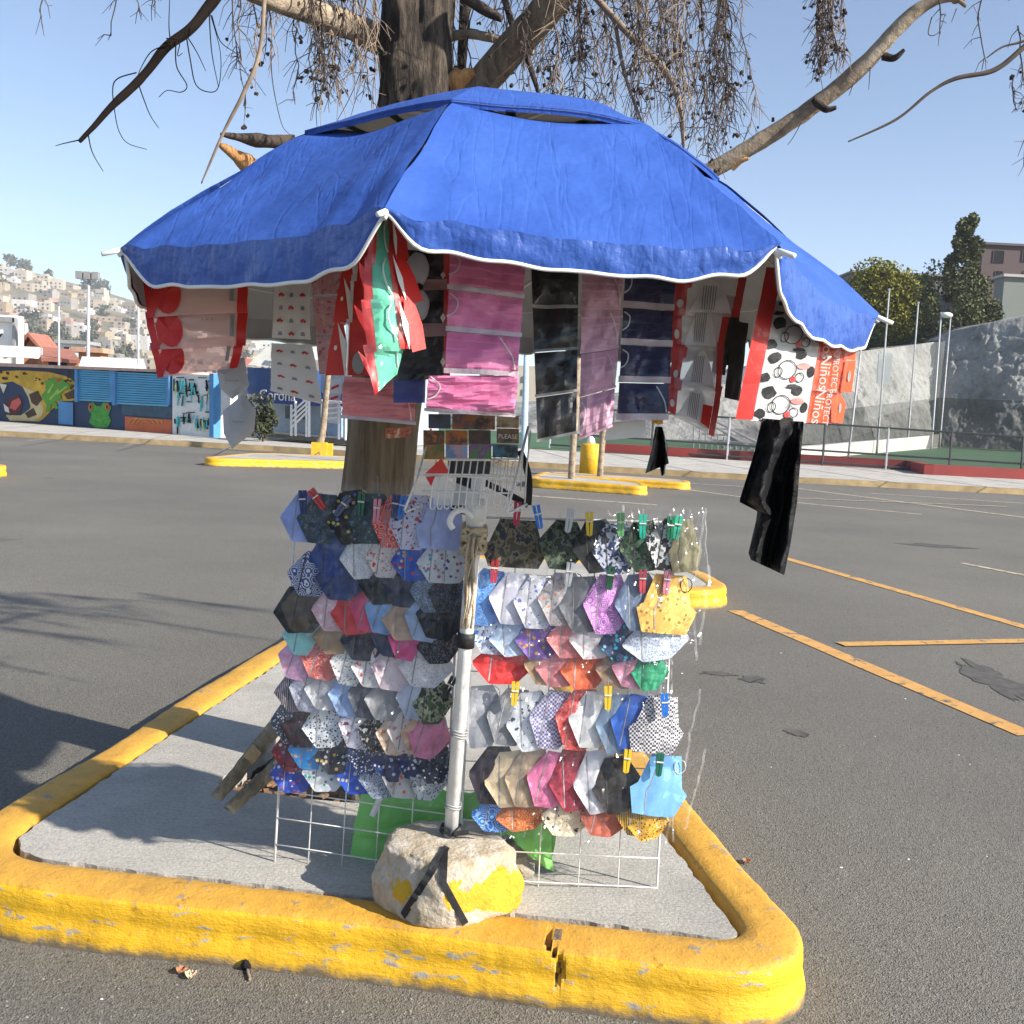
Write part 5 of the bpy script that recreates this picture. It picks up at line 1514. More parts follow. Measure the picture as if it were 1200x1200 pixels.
limb([(697, -4, 3.6), (735, 38, 3.58), (780, 84, 3.56), (796, 122, 3.56), (802, 180, 3.58)], [0.012, 0.013, 0.012, 0.010, 0.005], M['twigpale'], 'branch', 0.2, 8)
limb([(720, 22, 3.6), (733, 90, 3.6), (757, 155, 3.62)], [0.007, 0.006, 0.004], M['twigpale'], 'branch', 0.2, 8)
limb([(857, 195, 3.84), (866, 188, 3.82), (878, 186, 3.8)], [0.022, 0.016, 0.004], M['torn'], 'torn_wood', 0.4, 8)
limb([(955, 118, 3.74), (968, 128, 3.70), (980, 126, 3.68)], [0.016, 0.013, 0.008], M['bark'], 'broken_stub', 0.35, 9)
limb([(1035, 66, 3.68), (1048, 68, 3.66), (1060, 58, 3.64)], [0.014, 0.010, 0.005], M['bark'], 'broken_stub', 0.35, 9)
limb([(1240, 20, 3.3), (1200, 55, 3.3), (1165, 82, 3.3), (1120, 92, 3.3), (1090, 108, 3.3), (1050, 140, 3.3), (994, 166, 3.3)], [0.010, 0.009, 0.008, 0.007, 0.005, 0.004, 0.002], M['twig'], 'branch', 0.2, 7)
limb([(1240, 30, 3.4), (1200, 48, 3.4), (1175, 55, 3.4), (1156, 68, 3.4)], [0.004, 0.004, 0.003, 0.0015], M['twig'], 'branch', 0.2, 6)
rt = random.Random(11)
def spray(px, py0, py1, Y, dens, drift=0, pale=False, cones=True, spread=1.0, stem=0.0035):
    mb = MB()
    n = max(4, int((py1 - py0) / 14))
    P = []
    x = px
    for i in range(n + 1):
        x += rt.uniform(-4.6, 4.6) + drift
        P.append((x, lerp(py0, py1, i / n)))
    pts = [at(a, b, Y) for a, b in P]
    mb.tube(pts, [lerp(stem, 0.0014, i / n) for i in range(n + 1)], 5)
    for i in range(int(dens * n * 1.2)):
        j = rt.randrange(n)
        b = pts[j].lerp(pts[j + 1], rt.random())
        L = rt.uniform(0.03, 0.13) * spread
        dx = rt.uniform(-1, 1)
        d1 = V((dx * 0.7, rt.uniform(-.4, .4), rt.uniform(-1.3, .05))).normalized()
        c1 = b + d1 * L * .45
        c2 = c1 + (d1 + V((rt.uniform(-.4, .4), 0, -0.75))).normalized() * L * .6
        mb.tube([b, c1, c2], [0.0017, 0.0013, 0.0008], 4, 0, False)
        if rt.random() < 0.6:
            mb.tube([c1, c1 + V((rt.uniform(-.04, .04), rt.uniform(-.02, .02), rt.uniform(-.05, .01)))], [0.0011, 0.0007], 3, 0, False)
        if cones and rt.random() < 0.13:
            for q_ in range(rt.choice((1, 1, 2, 3))): mb.blob(c2 + V((rt.uniform(-.012, .012), rt.uniform(-.01, .01), rt.uniform(-.012, .012))), rt.uniform(0.004, 0.008), 6, 4, 0.9, 6, i + q_, 1)
    mb.build('twig', [M['twigpale'] if pale else M['twig'], M['cone']], tree)
for i in range(52):                                    # curtain of hanging dead twigs right of the trunk
    x = rt.uniform(622, 856)
    top = -rt.uniform(10, 240)
    bot = rt.uniform(60, 165) if x < 800 else rt.uniform(80, 185)
    spray(x, top, bot, rt.uniform(3.3, 4.3), rt.uniform(1.6, 3.2), rt.uniform(-.4, .4), rt.random() < .45)
for i in range(30):                                    # thinner twigs left of the trunk
    x = rt.choice([rt.uniform(275, 330), rt.uniform(370, 440), rt.uniform(330, 470)])
    spray(x, -rt.uniform(0, 120), rt.uniform(40, 135), rt.uniform(3.3, 3.8), rt.uniform(1.2, 2.4), rt.uniform(-.5, .5), rt.random() < .5)
for i in range(10):
    x = rt.uniform(520, 640)
    spray(x, -rt.uniform(20, 140), rt.uniform(40, 110), rt.uniform(3.6, 4.2), rt.uniform(.8, 1.6), 0, rt.random() < .4)
for i in range(9):
    spray(rt.uniform(955, 985), -rt.uniform(20, 160), rt.uniform(55, 95), rt.uniform(3.5, 3.7), rt.uniform(2.5, 4.2), .2, rt.random() < .6, True, .7)
for x, y0, y1, d in ((1195, 30, 195, 0), (1190, 90, 130, 0), (1199, 40, 120, 0), (1150, -10, 82, -.6), (1100, -6, 40, -1), (132, -20, 42, .4), (50, -10, 20, 0), (175, -15, 8, 0), (152, -20, 12, 0)):
    spray(x, y0, y1, 3.3, 0.9 if x < 1180 else 1.5, d, False, x > 1180, .5, 0.0025)
def curl(pxs, Y, r=0.0016):
    mb = MB()
    pp = smooth_path([at(a, b, Y) for a, b in pxs], 7)
    k = len(pp)
    mb.tube(pp, [lerp(r * 1.3, r * .6, i / (k - 1)) for i in range(k)], 5)
    mb.build('twig', M['shaded_twig'] if pxs[0][0] < 300 else M['twig'], tree, True)
for c in ([(200, 52), (178, 60), (165, 80), (160, 95)], [(160, 85), (138, 92), (132, 105), (135, 135), (140, 155), (150, 168), (172, 175)], [(160, 92), (168, 115), (176, 135), (186, 150)], [(103, 155), (108, 178), (121, 201)], [(93, 164), (75, 168), (65, 171)], [(206, 50), (207, 78), (219, 100), (212, 108), (196, 106), (186, 114)],
          [(218, 40), (223, 70), (230, 100), (248, 108), (257, 98), (258, 60), (245, 12)], [(245, 12), (248, 60), (256, 102)], [(248, 18), (258, 48), (275, 61)], [(200, 50), (198, 30), (199, -5)], [(216, 38), (230, 60), (241, 83)], [(195, 45), (210, 48), (208, 65), (214, 62)], [(317, 60), (320, 100), (330, 145), (340, 158)], [(1092, 20), (1088, 40), (1100, 38), (1108, 15)], [(1121, 10), (1115, 26)],
          [(1020, 78), (1018, 105)], [(940, 142), (930, 160), (923, 170)], [(1000, 98), (995, 112)], [(440, 5), (430, 60), (412, 110), (390, 150)], [(472, 30), (458, 75), (450, 110), (470, 125)]):
    curl(c, 3.1 if c[0][0] < 300 else 3.6)
# twigs above the frame that throw the feathery shade on the asphalt
for i in range(26):
    b = V((rt.uniform(1.9, 3.5), rt.uniform(3.3, 4.5), rt.uniform(3.75, 4.2)))
    mb = MB()
    e = b + V((rt.uniform(-.9, .9), rt.uniform(-.3, .3), -rt.uniform(.1, .5)))
    mb.tube([b, b.lerp(e, .5) + V((0, 0, .06)), e], [0.012, 0.008, 0.004], 5)
    for q in range(22):
        s = b.lerp(e, rt.random())
        mb.tube([s, s + V((rt.uniform(-.12, .12), rt.uniform(-.12, .12), -rt.uniform(.08, .32)))], [0.004, 0.002], 4, 0, False)
    mb.build('twig', M['twig'], tree)
limb([(1118, -2, 3.6), (1190, -40, 3.65), (1330, -110, 3.8), (1480, -150, 4.0)], [0.02, 0.025, 0.02, 0.012], M['barkpale'], 'limb', 0.15, 10)
limb([(500, -200, 3.9), (470, -330, 4.3), (450, -430, 4.8), (430, -420, 5.6)], [0.07, 0.05, 0.04, 0.02], M['bark'], 'limb', 0.15, 10)

# ================================================================== FAR SIDE, LEFT: kiosks with murals
FA = Plane((-16.9, 33.6), (-8.63, 29.54))
def fq(x0, y0, x1, y1, off, sl=0.055):                       # quad on the facade between two columns
    return [FA.hit(x0, y1, off), FA.hit(x1, y1 + (x1 - x0) * sl, off), FA.hit(x1, y0 + (x1 - x0) * sl, off), FA.hit(x0, y0, off)]
def flat(name, pts, off, mat, parent, th=0.01):
    mb = MB()
    p = [FA.hit(x, y, off) for x, y in pts]
    mb.prism(p, FA.n * -th)
    return mb.build(name, mat, parent)
def slab_quad(name, q, depth, mat, parent):
    mb = MB()
    mb.prism(q, FA.n * -depth)
    return mb.build(name, mat, parent)
navyp = pm('navy_wall_paint', (0.022, 0.045, 0.10), 0.7, 0.15, 1.5, 0.2, 8)
cyan = pm('light_blue_paint', (0.10, 0.40, 0.66), 0.5, 0.1, 2)
cyand = pm('mid_blue_paint', (0.07, 0.24, 0.48), 0.6, 0.15, 2)
ks = thing('mural_kiosk', 'navy kiosk with leopard mural and light blue roller shutters', 'kiosk', tuple(FA.hit(100, 500)))
slab_quad('wall', [FA.hit(-60, 491), FA.hit(204, 509.5), FA.hit(204, 436), FA.hit(-60, 426)], 3.0, navyp, ks)
slab_quad('roof', [FA.hit(-60, 427, .25), FA.hit(206, 437, .25), FA.hit(206, 434, .25), FA.hit(-60, 423, .25)], 3.4, pm('pink_roof_edge', (0.5, 0.33, 0.27), 0.8), ks)
slab_quad('ledge', [FA.hit(-60, 496, .5), FA.hit(206, 515, .5), FA.hit(206, 512, .5), FA.hit(-60, 493, .5)], .48, pm('blue_ledge', (0.3, 0.42, 0.6), 0.8), ks)
for a, b, y0, y1 in ((95, 133, 433.5, 470), (139, 199, 436, 474)):
    mb = MB()
    nS = 14
    for i in range(nS):
        v0, v1 = i / nS, (i + .8) / nS
        s = (b - a) * 0.05
        mb.prism([FA.hit(a, lerp(y0, y1, v1), .06), FA.hit(b, lerp(y0, y1, v1) + s, .06), FA.hit(b, lerp(y0, y1, v0) + s, .10), FA.hit(a, lerp(y0, y1, v0), .10)], FA.n * -.08)
    o = mb.build('shutter', cyan, ks)
    for x in (a - 1.5, b + 1.5):
        mb = MB()
        mb.prism([FA.hit(x - 1.6, y1 + 1, .15), FA.hit(x + 1.6, y1 + 1, .15), FA.hit(x + 1.6, y0 - 2, .15), FA.hit(x - 1.6, y0 - 2, .15)], FA.n * -.15)
        mb.build('shutter_frame', cyand, o)
flat('door', [(70, 497), (87, 498), (87, 472), (70, 470)], .05, cyand, ks)
flat('orange_panel', [(147, 505), (202, 509), (202, 492), (147, 488)], .02, pm('orange_mural_paint', (0.56, 0.13, 0.05), 0.7, .12, 2), ks)
for q in range(4):
    mb = MB()
    e = [(172 + (5 + q * 5) * math.cos(PI + a * PI / 8), 497 + (3 + q * 3) * math.sin(PI + a * PI / 8 * 1.0)) for a in range(9)]
    mb.tube([FA.hit(x, max(y, 489.5 + (x - 147) * .07), .04) for x, y in e], .018, 4)
    mb.build('mural_swirl', pm('swirl_paint', (0.6, 0.3, 0.08), 0.7), ks)
flat('grey_patch', [(143, 486), (202, 490), (202, 476), (143, 472)], .01, pm('grey_blue_paint', (0.04, 0.085, 0.13), 0.7, .2), ks)
mural = flat('leopard_mural', [(-20, 436), (2, 435), (25, 434), (58, 436), (82, 442), (91, 452), (92, 467), (84, 470), (72, 470), (62, 479), (52, 490), (46, 494), (12, 493), (7, 487), (27, 487), (36, 478), (38, 466), (30, 455), (15, 447), (-20, 452)], .012, pm('yellow_mural_paint', (0.58, 0.36, 0.035), 0.7, .25, 3), ks)
def mur(name, pts, off, c):
    return flat(name, pts, off, pm('mural_paint', c, 0.7, .15, 4), mural)
mur('cream_jaw', [(12, 492.5), (8, 486), (25, 487), (37, 478), (34, 466), (27, 453), (40, 458), (47, 468), (52, 478), (50, 487), (42, 493)], .024, (0.60, 0.48, 0.24))
mur('mouth', [(9, 468), (22, 463), (27, 474), (24, 484), (12, 487), (8, 482)], .024, (0.10, 0.02, 0.02))
mur('tongue', [(12, 478), (15, 470), (24, 466), (26, 472), (19, 481)], .036, (0.55, 0.10, 0.08))
mur('fang', [(0, 449), (9, 451), (5, 461)], .036, (0.68, 0.64, 0.5))
mur('fang', [(5, 473), (11, 478), (12, 484), (7, 482)], .036, (0.68, 0.64, 0.5))
for q in range(46):
    x, y = rt.uniform(2, 88), 0
    y = rt.uniform(436, 446 if x < 25 else (452 if x < 55 else 466))
    r_ = rt.uniform(.7, 1.9)
    mur('spot', ell(x, y, r_ * 1.2, r_, 7, rt.random()), .036, (0.05, 0.03, 0.015))
for pts in ([(35, 462), (45, 458), (50, 468), (44, 476), (38, 472)], [(76, 462), (88, 456), (90, 466), (80, 468)], [(30, 484), (40, 478), (44, 486), (34, 490)]):
    mur('dark_patch', pts, .034, (0.07, 0.04, 0.02))
mur('tree_frog', [(53, 470), (50, 464), (56, 456), (54, 447), (62, 443), (72, 444), (82, 450), (84, 455), (76, 458), (72, 463), (74, 468), (66, 470), (70, 478), (67, 480), (62, 473), (60, 482), (55, 483), (56, 474)], .05, (0.10, 0.30, 0.03))
mur('frog_eye', ell(70, 446, 2.4, 2, 10), .06, (0.5, 0.05, 0.02))
for a, b in (((58, 460), (64, 450)), ((60, 468), (70, 456)), ((66, 462), (80, 453))):
    mur('frog_leg', [(a[0] - 1, a[1]), (a[0] + 1.2, a[1] + 1), (b[0] + 1, b[1] + 1), (b[0], b[1] - 1)], .06, (0.30, 0.48, 0.08))
fg = flat('frog_mural', [(105, 495), (108, 485), (104, 480), (105, 473), (110, 471), (114, 476), (119, 476), (122, 472), (128, 472), (131, 478), (128, 486), (131, 493), (127, 501), (113, 501)], .03, pm('frog_green', (0.06, 0.30, 0.04), 0.7, .3, 5), ks)
for x in (107.5, 127):
    flat('frog_eye', ell(x, 477, 2.2, 4.2, 12), .045, pm('frog_red', (0.6, 0.06, 0.04), .6), fg)
    flat('frog_pupil', ell(x, 477, .7, 2, 8), .055, M['ink_black'], fg)
flat('frog_mouth', [(108, 488), (118, 492), (129, 488), (118, 494)], .045, pm('frog_shade', (0.14, 0.42, 0.1), .7), fg)
# graffiti wall
gw = thing('graffiti_wall', 'white wall covered with black and teal graffiti lettering shapes', 'wall', tuple(FA.hit(228, 512)))
slab_quad('wall', [FA.hit(205, 511, .1), FA.hit(251, 514, .1), FA.hit(251, 440, .1), FA.hit(205, 437, .1)], 1.5, pm('white_wall_paint', (0.68, 0.68, 0.66), 0.7, .08), gw)
slab_quad('corner_post', [FA.hit(251, 514, .2), FA.hit(256, 514.4, .2), FA.hit(256, 438, .2), FA.hit(251, 438, .2)], .3, cyand, gw)
teal, blk, lim = pm('teal_spray', (0.05, 0.42, 0.46), .7), M['ink_black'], pm('pale_lime_spray', (0.45, 0.52, 0.25), .7)
for q in range(120):
    mb = MB()
    x, y = rt.uniform(206, 249), rt.uniform(442, 498)
    if 464 < y < 482 and rt.random() < .8: continue
    w, h = (rt.uniform(.9, 2.4), rt.uniform(5, 15)) if rt.random() < .62 else (rt.uniform(4, 10), rt.uniform(.8, 1.8))
    sk = rt.uniform(-2, 2)
    x1 = min(x + w, 250.5)
    mb.prism([FA.hit(x, y + h, .115 + q * .0006), FA.hit(x1, y + h, .115 + q * .0006), FA.hit(x1 + (sk if x1 + sk < 250 else 0), y, .115 + q * .0006), FA.hit(x + (sk if x + sk > 206 else 0), y, .115 + q * .0006)], FA.n * -.008)
    mb.build('graffiti_stroke', rt.choice([teal, teal, blk, blk, blk, lim]), gw)
# Corona bar front with stairs
cb = thing('bar_front', 'dark blue bar front with white lettered banner and white awning', 'shop', tuple(FA.hit(320, 505)))
slab_quad('wall', [FA.hit(258, 512, -1.2), FA.hit(420, 524, -1.2), FA.hit(420, 440, -1.2), FA.hit(258, 432, -1.2)], 3, pm('pale_blue_wall', (0.34, 0.40, 0.46), .8, .1), cb)
slab_quad('blue_wall', [FA.hit(262, 460, -1.0), FA.hit(345, 466, -1.0), FA.hit(345, 432, -1.0), FA.hit(262, 428, -1.0)], .2, pm('deep_blue_paint', (0.015, 0.06, 0.19), .6, .1), cb)
bn = slab_quad('banner', [FA.hit(286, 471, -.6), FA.hit(402, 478, -.6), FA.hit(402, 462, -.6), FA.hit(286, 455, -.6)], .1, pm('banner_blue', (0.015, 0.045, 0.22), .5, .08), cb)
text_mesh('Corona', 0.42, M['ink_white'], bn, FA.hit(309, 468.5, -.57), FA.d, V((0, 0, 1)), ext=0.008)
aw = MB()
aw.prism([FA.hit(296, 428, .2), FA.hit(350, 434, .2), FA.hit(350, 408, -.6), FA.hit(296, 404, -.6)], FA.n * -.1)
awo = aw.build('awning', pm('cream_awning', (0.6, 0.58, 0.5), .7, .1), cb)
for q in range(6):
    x = 322 + q * 4.5
    mb = MB(); mb.prism([FA.hit(x, 420.5 + q * .3, .16), FA.hit(x + 3, 420.8 + q * .3, .16), FA.hit(x + 3, 414 + q * .3, -.02), FA.hit(x, 413.6 + q * .3, -.02)], FA.n * -.02)
    mb.build('awning_lettering', cyan, awo)
for q in range(6):
    x = 322 + q * 5
    mb = MB(); mb.tube([FA.hit(x, 431, .25), FA.hit(x + 3, 424, .22)], .02, 4); mb.build('awning_lettering', M['ink_grey'], awo)
slab_quad('door', [FA.hit(357, 513, -1.05), FA.hit(373, 514, -1.05), FA.hit(373, 476, -1.05), FA.hit(357, 475, -1.05)], .1, pm('pale_door', (0.25, 0.36, 0.5), .6), cb)
slab_quad('window', [FA.hit(306, 490, -1.05), FA.hit(330, 491, -1.05), FA.hit(330, 476, -1.05), FA.hit(306, 475, -1.05)], .1, pm('dark_glass', (0.05, 0.07, 0.1), .2), cb)
slab_quad('plinth', [FA.hit(300, 512, -.3), FA.hit(420, 521, -.3), FA.hit(420, 516, -.3), FA.hit(300, 507, -.3)], .8, pm('dark_plinth', (0.12, 0.11, 0.10), .8), cb)
sr = thing('stair_railing', 'white metal stairs and railing in front of the bar', 'stairs', tuple(FA.hit(368, 512)))
def wtube(pp, off=-.2, r=.03, name='rail'):
    mb = MB(); mb.tube([FA.hit(x, y, off) for x, y in pp], r, 5); mb.build(name, M['trim'], sr)
for q in range(4): wtube([(337, 500 - q * 6), (357, 480 - q * 5)])
for x, a, b in ((336, 474, 511), (341, 470, 511), (354, 468, 512), (357, 468, 512), (372, 472, 513), (375, 470, 513), (392, 470, 515), (400, 470, 516)): wtube([(x, a), (x, b)], -.2, .035, 'post')
for y in (470, 476, 482, 488): wtube([(372, y + 3), (402, y)], -.2, .025)
wtube([(350, 468), (402, 472)], -.2, .04)
# bush in front of the bar
def leafy(name, label, base, crown, n, ls, mat, trunk_r=.05, group=None, tmat=None, sd=0, cat='tree', lobes=None):
    r = thing(name, label, cat, tuple(base), group)
    b = V(base)
    rr = random.Random(sd + 100)
    mb = MB()
    c = V(crown[0]); rad = V(crown[1])
    mb.tube([b, b.lerp(c, .5) + V((.1 * rad.x, 0, 0)), c], [trunk_r, trunk_r * .8, trunk_r * .4], 7)
    lobes = lobes or [(V((rr.uniform(-.6, .6), rr.uniform(-.6, .6), rr.uniform(-.7, .75))), rr.uniform(.32, .55)) for _ in range(16)]
    for d, s in lobes[:8]:
        mb.tube([b.lerp(c, .6), c + V((d.x * rad.x, d.y * rad.y, d.z * rad.z))], [trunk_r * .45, trunk_r * .15], 5)
    mb.build('trunk', tmat or M['bark'], r, True)
    vs, fs, mi = [], [], []
    for i in range(n):
        d, s = rr.choice(lobes)
        q = V((rr.gauss(0, 1), rr.gauss(0, 1), rr.gauss(0, 1))).normalized() * (rr.random() ** .4) * s
        p = c + V(((d.x + q.x) * rad.x, (d.y + q.y) * rad.y, (d.z + q.z) * rad.z))
        a = V((rr.gauss(0, 1), rr.gauss(0, 1), rr.gauss(0, 1))).normalized()
        e = a.cross(V((rr.gauss(0, 1), rr.gauss(0, 1), rr.gauss(0, 1)))).normalized()
        k = ls * rr.uniform(.6, 1.3)
        o = len(vs)
        vs += [p - a * k, p + e * k * .6, p + a * k, p - e * k * .6]
        fs.append((o, o + 1, o + 2, o + 3))
        mi.append(0 if rr.random() < .6 else 1)
    mb = MB(); mb.v, mb.f, mb.m = vs, fs, mi
    mb.build('crown', mat, r)
    return r
def leafmat(name, c, k=1.6):
    return [pm(name, c, 0.75, 0.35, 1.2, spec=0.12), pm(name + '_light', sc3(c, k), 0.75, 0.3, 1.2, spec=0.12)]
LM = {'dark': leafmat('dark_leaf', (0.035, 0.05, 0.022)), 'olive': leafmat('olive_leaf', (0.135, 0.13, 0.022)), 'conifer': leafmat('conifer_leaf', (0.075, 0.08, 0.035)), 'bush': leafmat('bush_leaf', (0.05, 0.055, 0.03)), 'hill': leafmat('hill_leaf', (0.07, 0.075, 0.04))}
b0 = FA.hit(319, 507, .4)
leafy('bush', 'dry dark bush growing on the pavement before the bar banner', (b0.x, b0.y, .14), (b0 + V((0, 0, .45)), (.5, .4, .55)), 900, .07, LM['bush'], .03, sd=1, cat='bush')

# ================================================================== buildings behind the kiosks
def house_box(name, label, cat, px0, px1, ytop, ybot_z, Y, dep, mat, wins=(), roof=None, group=None, glass=None, trim=None):
    a, b = at(px0, ytop, Y), at(px1, ytop, Y)
    z1, z0 = (a.z + b.z) / 2, ybot_z
    r = thing(name, label, cat, (a.x, Y, z0), group)
    mb = MB()
    mb.box(((a.x + b.x) / 2, Y + dep / 2, (z0 + z1) / 2), (b.x - a.x, dep, z1 - z0))
    w = mb.build('wall', mat, r)
    for (wx0, wy0, wx1, wy1) in wins:
        p, q = at(wx0, wy1, Y), at(wx1, wy0, Y)
        f = MB()
        f.box(((p.x + q.x) / 2, Y - .04, (p.z + q.z) / 2), (q.x - p.x, .06, q.z - p.z))
        wo_ = f.build('window', glass or M['ink_black'], r)
        f = MB()
        t_ = .05 * (q.x - p.x)
        for sx in (p.x, q.x):
            f.box((sx, Y - .05, (p.z + q.z) / 2), (t_, .10, q.z - p.z))
        f.build('frame', trim or mat, wo_)
    if roof:
        f = MB()
        f.box(((a.x + b.x) / 2, Y + dep / 2 - .1, z1 + .12), (b.x - a.x + .5, dep + .5, .25))
        f.build('roof', roof, r)
    return r
wbm = pm('white_render', (0.74, 0.73, 0.71), .7, .06, .5)
r = house_box('white_building', 'blank white building with grey framed sign panel at far left', 'building', -90, 18, 367, 0, 47, .8, wbm)
m = MB()
for x0, y0, x1, y1 in ((-60, 372, 17, 374), (15, 373, 18, 412)):
    p, q = at(x0, y1, 46.8), at(x1, y0, 46.8); m.box(((p.x + q.x) / 2, 46.9, (p.z + q.z) / 2), (abs(q.x - p.x), .3, abs(q.z - p.z)))
m.build('sign_frame', M['ink_grey'], r)
m = MB(); p, q = at(-90, 412, 45.6), at(40, 408, 45.6); m.box(((p.x + q.x) / 2, 46.0, (p.z + q.z) / 2), (q.x - p.x, .8, .5)); m.build('canopy_slab', wbm, r)
m = MB(); pts_ = [at(-8, 398, 46.7), at(-2, 397, 46.7), at(2, 391.5, 46.7), at(1.5, 390.5, 46.7), at(-3, 393.5, 46.7), at(-8, 394, 46.7)]; m.prism(pts_, (0, .08, 0)); m.build('sign_mark', M['ink_black'], r)
orm = pm('orange_render', (0.52, 0.22, 0.08), .8, .1, .5)
tile = pm('red_roof_tiles', (0.33, 0.13, 0.09), .85, .2, 3, .4, 12)
def gable(label, px0, px1, ytop, yeave, Y, dep, wins=()):
    a, b = at(px0, yeave, Y), at(px1, yeave, Y)
    z = (a.z + b.z) / 2
    zt = at((px0 + px1) / 2, ytop, Y).z
    r = thing('gabled_house', label, 'house', (a.x, Y, 0))
    mb = MB(); mb.prism([V((a.x, Y, 0)), V((b.x, Y, 0)), V((b.x, Y, z)), V(((a.x + b.x) / 2, Y, zt)), V((a.x, Y, z))], (0, dep, 0)); mb.build('wall', orm, r)
    mb = MB()
    c = (a.x + b.x) / 2
    for x, s in ((a.x - .3, -1), (b.x + .3, 1)):
        mb.prism([V((c, Y - .3, zt + .05)), V((x, Y - .3, z - .1)), V((x, Y - .3, z + .08)), V((c, Y - .3, zt + .25))], (0, dep + .6, 0))
    mb.build('roof', tile, r)
    for (wx0, wy0, wx1, wy1) in wins:
        p, q = at(wx0, wy1, Y), at(wx1, wy0, Y)
        f = MB(); f.box(((p.x + q.x) / 2, Y - .03, (p.z + q.z) / 2), (q.x - p.x, .06, q.z - p.z)); f.build('window', M['ink_black'], r)
    return r
gable('narrow orange gabled house next to the white building', 28, 44, 396, 409, 49, 1.5)
r = thing('orange_house', 'low orange house with sloping red tile roof above blue shutters', 'house', tuple(at(70, 430, 46)))
m = MB(); a, b = at(50, 421, 46), at(92, 424, 46); m.box(((a.x + b.x) / 2, 48, a.z / 2), (b.x - a.x, 4, a.z)); m.build('wall', orm, r)
m = MB(); m.prism([at(48, 423, 45.6), at(94, 426, 45.6), at(84, 413, 49), at(50, 410, 49)], (0, 0, .15)); m.build('roof', tile, r)
m = MB(); p, q = at(57, 430, 45.97), at(78, 424, 45.97); m.box(((p.x + q.x) / 2, 46, (p.z + q.z) / 2), (q.x - p.x, .1, q.z - p.z)); m.build('window', M['ink_black'], r)
house_box('orange_annex', 'flat orange annex right of the sloping tile roof', 'house', 92, 118, 413, 0, 55, 1, orm, roof=pm('pale_roof', (0.5, 0.3, 0.2), .8))
sh = thing('white_shed', 'long low shed with a white sheet roof behind the shutters', 'shed', tuple(at(130, 437, 42)))
m = MB(); m.prism([at(92, 434, 40), at(172, 438, 40), at(168, 424, 44), at(96, 421, 44)], (0, 0, .12)); m.build('roof', wbm, sh)
m = MB(); a, b = at(94, 434, 41), at(170, 438, 41); m.box(((a.x + b.x) / 2, 43, a.z / 2), (b.x - a.x, 3, a.z - .2)); m.build('wall', pm('grey_render', (0.4, 0.38, 0.35), .8), sh)
house_box('white_terrace_house', 'white flat house with wide terrace beside the tall lamp post', 'house', 70, 100, 403, 0, 75, 2, wbm, wins=((75, 407, 82, 411), (88, 408, 100, 412)), roof=pm('grey_slab', (0.3, 0.3, 0.3), .8))
# flood-light and plain poles
pg = pm('grey_pole', (0.42, 0.43, 0.45), .5, .1)
def pole_thing(name, label, x, y0, xb, yb, Y, r_, lamp=False, mat=None, cat='pole', group=None):
    a, b = at(x, y0, Y), at(xb, yb, Y)
    t_ = thing(name, label, cat, (b.x, Y, 0), group)
    mb = MB(); mb.tube([V((b.x, Y, 0)), V((b.x, Y, b.z)), a], [r_ * 1.2, r_, r_ * .7], 8); mb.build('shaft', mat or pg, t_, True)
    if lamp:
        mb = MB()
        for dx in (-.35, 0, .35):
            mb.box(a + V((dx, -.1, .1)), (.28, .25, .32))
        mb.box(a, (1.1, .08, .08)); mb.build('floodlights', M['ink_grey'], t_)
    else:
        mb = MB(); mb.box(a + V((0, 0, .05)), (r_ * 2, r_ * 2, .1)); mb.build('cap', M['ink_grey'], t_)
    return t_
pole_thing('lamp_post', 'tall grey floodlight post in front of the hillside houses', 104, 326, 103, 430, 45, .085, True, cat='lamp post')
pole_thing('net_pole', 'slim grey pole above the navy kiosk between orange houses', 69, 358, 69, 430, 43, .05, cat='pole')
pole_thing('net_pole', 'slim grey pole near the left end of the umbrella', 162, 345, 162, 425, 42, .05, cat='pole')

# ================================================================== HILL WITH HOUSES
def hill_z(x, y):
    d = max(0, y - 330)
    top = 130 * (1 / (1 + math.exp((x + 350) / 110)))
    return min(1, d / 650) ** 0.9 * (top + 8) + 3.5 * nz((x * .01, y * .01, 0), 1)
m = MB()
m.grid(lambda u, v: V((-900 + 1900 * u, 320 + 860 * v, hill_z(-900 + 1900 * u, 320 + 860 * v) - .6 - (0 if v < 1 else 90))), 110, 60)
t = NT('dry_hillside')
t.base(t.ramp(t.noise(.018, 6, .6), [(0.35, (0.06, 0.06, 0.03)), (0.5, (0.17, 0.14, 0.08)), (0.7, (0.27, 0.22, 0.14))]))
t.rough(.95)
struct(m, 'hillside', t.m, True)
HC = [('beige', (0.46, 0.39, 0.29)), ('cream', (0.56, 0.50, 0.40)), ('white', (0.66, 0.64, 0.60)), ('grey block', (0.36, 0.33, 0.29)), ('sandy', (0.42, 0.33, 0.22)), ('pinkish', (0.46, 0.30, 0.24)), ('turquoise', (0.05, 0.42, 0.45)), ('brick red', (0.36, 0.12, 0.08)), ('green roofed', (0.06, 0.24, 0.15)), ('yellow ochre', (0.5, 0.36, 0.13))]
HM = [pm('hill_wall', sc3(c, .8), .9, .15, .3, spec=.1) for _, c in HC]
wdark = pm('dark_window', (0.035, 0.035, 0.04), .6, .1, spec=0.2)
rh = random.Random(5)
